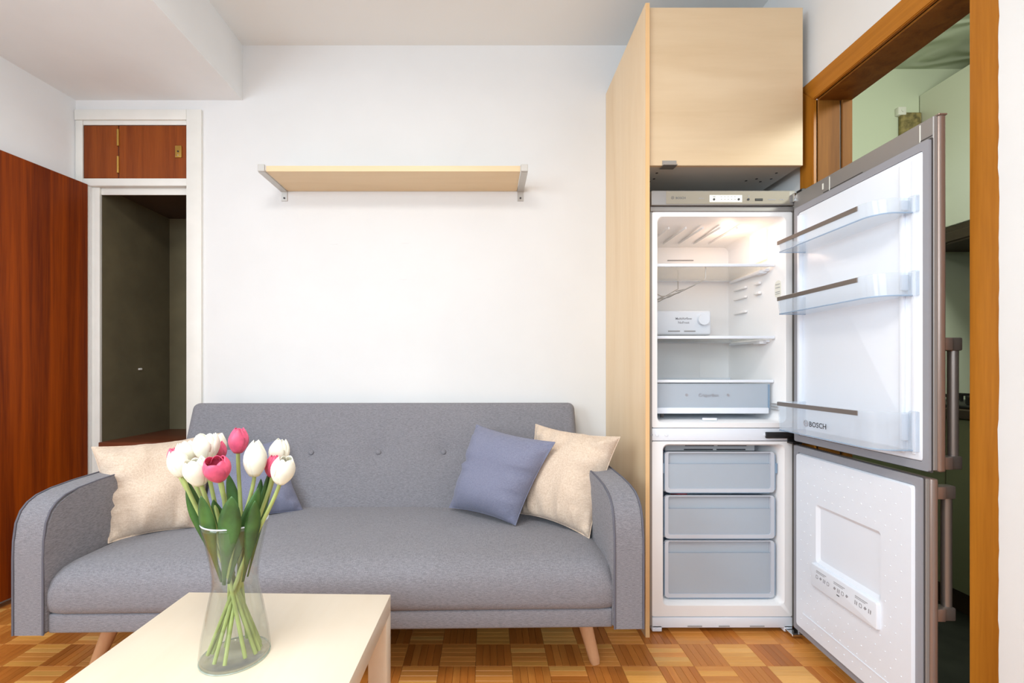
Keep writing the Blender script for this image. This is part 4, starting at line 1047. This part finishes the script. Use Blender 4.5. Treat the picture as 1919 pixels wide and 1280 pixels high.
def tulip(label, col, px, py, Y, R, H, tilt, fx, fy, wx, wy, close=0.76, spin=0.0, leaves=(), curl=0.0):
    hc = at(px, py, Y); ax = Vector(tilt).normalized()
    base = hc - ax * (H * 0.5)
    foot = VC + Vector((fx, fy, 0.0095)); wp = WA + Vector((wx, wy, 0))
    root = thing('tulip', label, 'tulip', tuple(foot), group='tulips in the glass vase')
    p = bez([foot, foot.lerp(wp, 0.6), wp], 7)
    d = (wp - foot).normalized()
    p2 = bez([wp, wp + d * 0.06 + Vector((0, 0, 0.02)), base - ax * 0.05, base + ax * 0.003], 12)
    tube('stem', p + p2[1:], 0.0042, M['stem'], root, 8)
    for k in range(6):
        inner = k % 2
        bm = bmesh.new()
        petal(bm, base, ax, R * (0.93 if inner else 1.0), H * (0.97 if inner else 1.0), spin + k * PI / 3, 0.92 if inner else 0.95, close + (0.03 if inner else 0), 0.0004, curl)
        o = obj('petal', bm, M[col], root, smooth='all'); solid(o, 0.0009)
    for (a, b_, tipx, tipy, tY, wd, sdv) in leaves:
        s0 = wp + Vector((a, b_, 0.0)); tp = at(tipx, tipy, tY)
        mid = s0.lerp(tp, 0.5) + Vector((a * 0.6, b_ * 0.6, 0.01))
        o = obj('leaf', leaf_mesh([s0, mid, tp - Vector((0, 0, 0.02)), tp], wd, 0.3, Vector(sdv)), M['leaf'], root, smooth='all'); solid(o, 0.0008)
    return root
X_ = (1, 0.2, 0)
tulip('pink tulip standing tallest and upright above the others', 'petal_p', 447, 825, 1.02, 0.0205, 0.056, (0.03, 0.02, 1), -0.02, -0.045, 0.004, 0.004, 0.80, 0.3, [(0.005, 0.012, 428, 888, 1.03, 0.013, X_)])
tulip('tall closed white tulip right of the tallest pink one', 'petal_w', 479, 858, 0.99, 0.0235, 0.078, (0.06, 0, 1), -0.035, 0.035, -0.006, -0.012, 0.86, 0.8, [(0.006, -0.016, 484, 914, 0.97, 0.014, (1, 0.5, 0)), (0.01, 0.01, 489, 897, 1.03, 0.010, X_)])
tulip('white tulip with split tip at the rear right of the bunch', 'petal_w', 523, 846, 1.05, 0.0225, 0.058, (0.16, 0.05, 1), -0.045, -0.010, 0.012, 0.010, 0.80, 0.1)
tulip('pink tulip mostly hidden between the white ones at right', 'petal_p', 512, 873, 1.02, 0.0175, 0.048, (0.12, 0, 1), -0.03, 0.015, 0.010, 0.002, 0.82, 0.5, [(0.014, 0.004, 504, 884, 1.02, 0.011, (0.6, 1, 0))])
tulip('white tulip leaning right, foremost on the right side', 'petal_w', 531, 881, 0.965, 0.0245, 0.058, (0.30, -0.10, 1), -0.052, -0.015, 0.010, -0.012, 0.74, 0.9, [(0.016, -0.006, 478, 938, 0.95, 0.014, (0.8, 0.5, 0))])
tulip('wide open pink tulip facing front', 'petal_p', 407, 880, 0.955, 0.0265, 0.052, (-0.02, -0.50, 1), 0.035, -0.025, -0.004, -0.014, 0.68, 0.2, [(-0.002, -0.020, 434, 930, 0.93, 0.022, (1, 0, 0))])
tulip('white tulip left of the open pink one', 'petal_w', 369, 884, 0.96, 0.0255, 0.058, (-0.20, -0.20, 1), 0.050, -0.010, -0.008, -0.008, 0.70, 0.4, [(-0.012, -0.012, 377, 929, 0.94, 0.018, (1, -0.2, 0))])
tulip('white tulip drooping out furthest on the left', 'petal_w', 335, 868, 0.98, 0.0205, 0.060, (-0.30, 0.0, 1), 0.048, 0.015, -0.014, 0.0, 0.78, 1.0, [(-0.018, 0.004, 353, 902, 0.99, 0.013, (0.7, 0.7, 0))])
tulip('white tulip behind the left ones, low and round', 'petal_w', 350, 850, 1.03, 0.0235, 0.056, (-0.25, 0.05, 1), 0.040, 0.030, -0.012, 0.008, 0.76, 0.6)
tulip('white ruffled tulip topmost of the left cluster', 'petal_w', 386, 837, 1.01, 0.0265, 0.058, (-0.06, 0, 1), 0.018, 0.045, -0.008, 0.006, 0.70, 0.0, [(-0.006, 0.014, 400, 936, 1.0, 0.014, X_)], 0.08)
tulip('pink tulip peeping out right of the ruffled white one', 'petal_p', 408, 846, 1.055, 0.0185, 0.048, (0.05, 0, 1), 0.005, -0.050, 0.0, 0.014, 0.80, 0.4)
tulip('white tulip rearmost beside the peeping pink one', 'petal_w', 408, 836, 1.10, 0.0205, 0.062, (0.05, 0.05, 1), 0.0, 0.050, 0.002, 0.018, 0.78, 0.9)
tulip('pink tulip barely showing at the far left edge', 'petal_p', 325, 856, 1.06, 0.0135, 0.042, (-0.25, 0.0, 1), 0.052, 0.002, -0.016, 0.012, 0.82, 0.2)
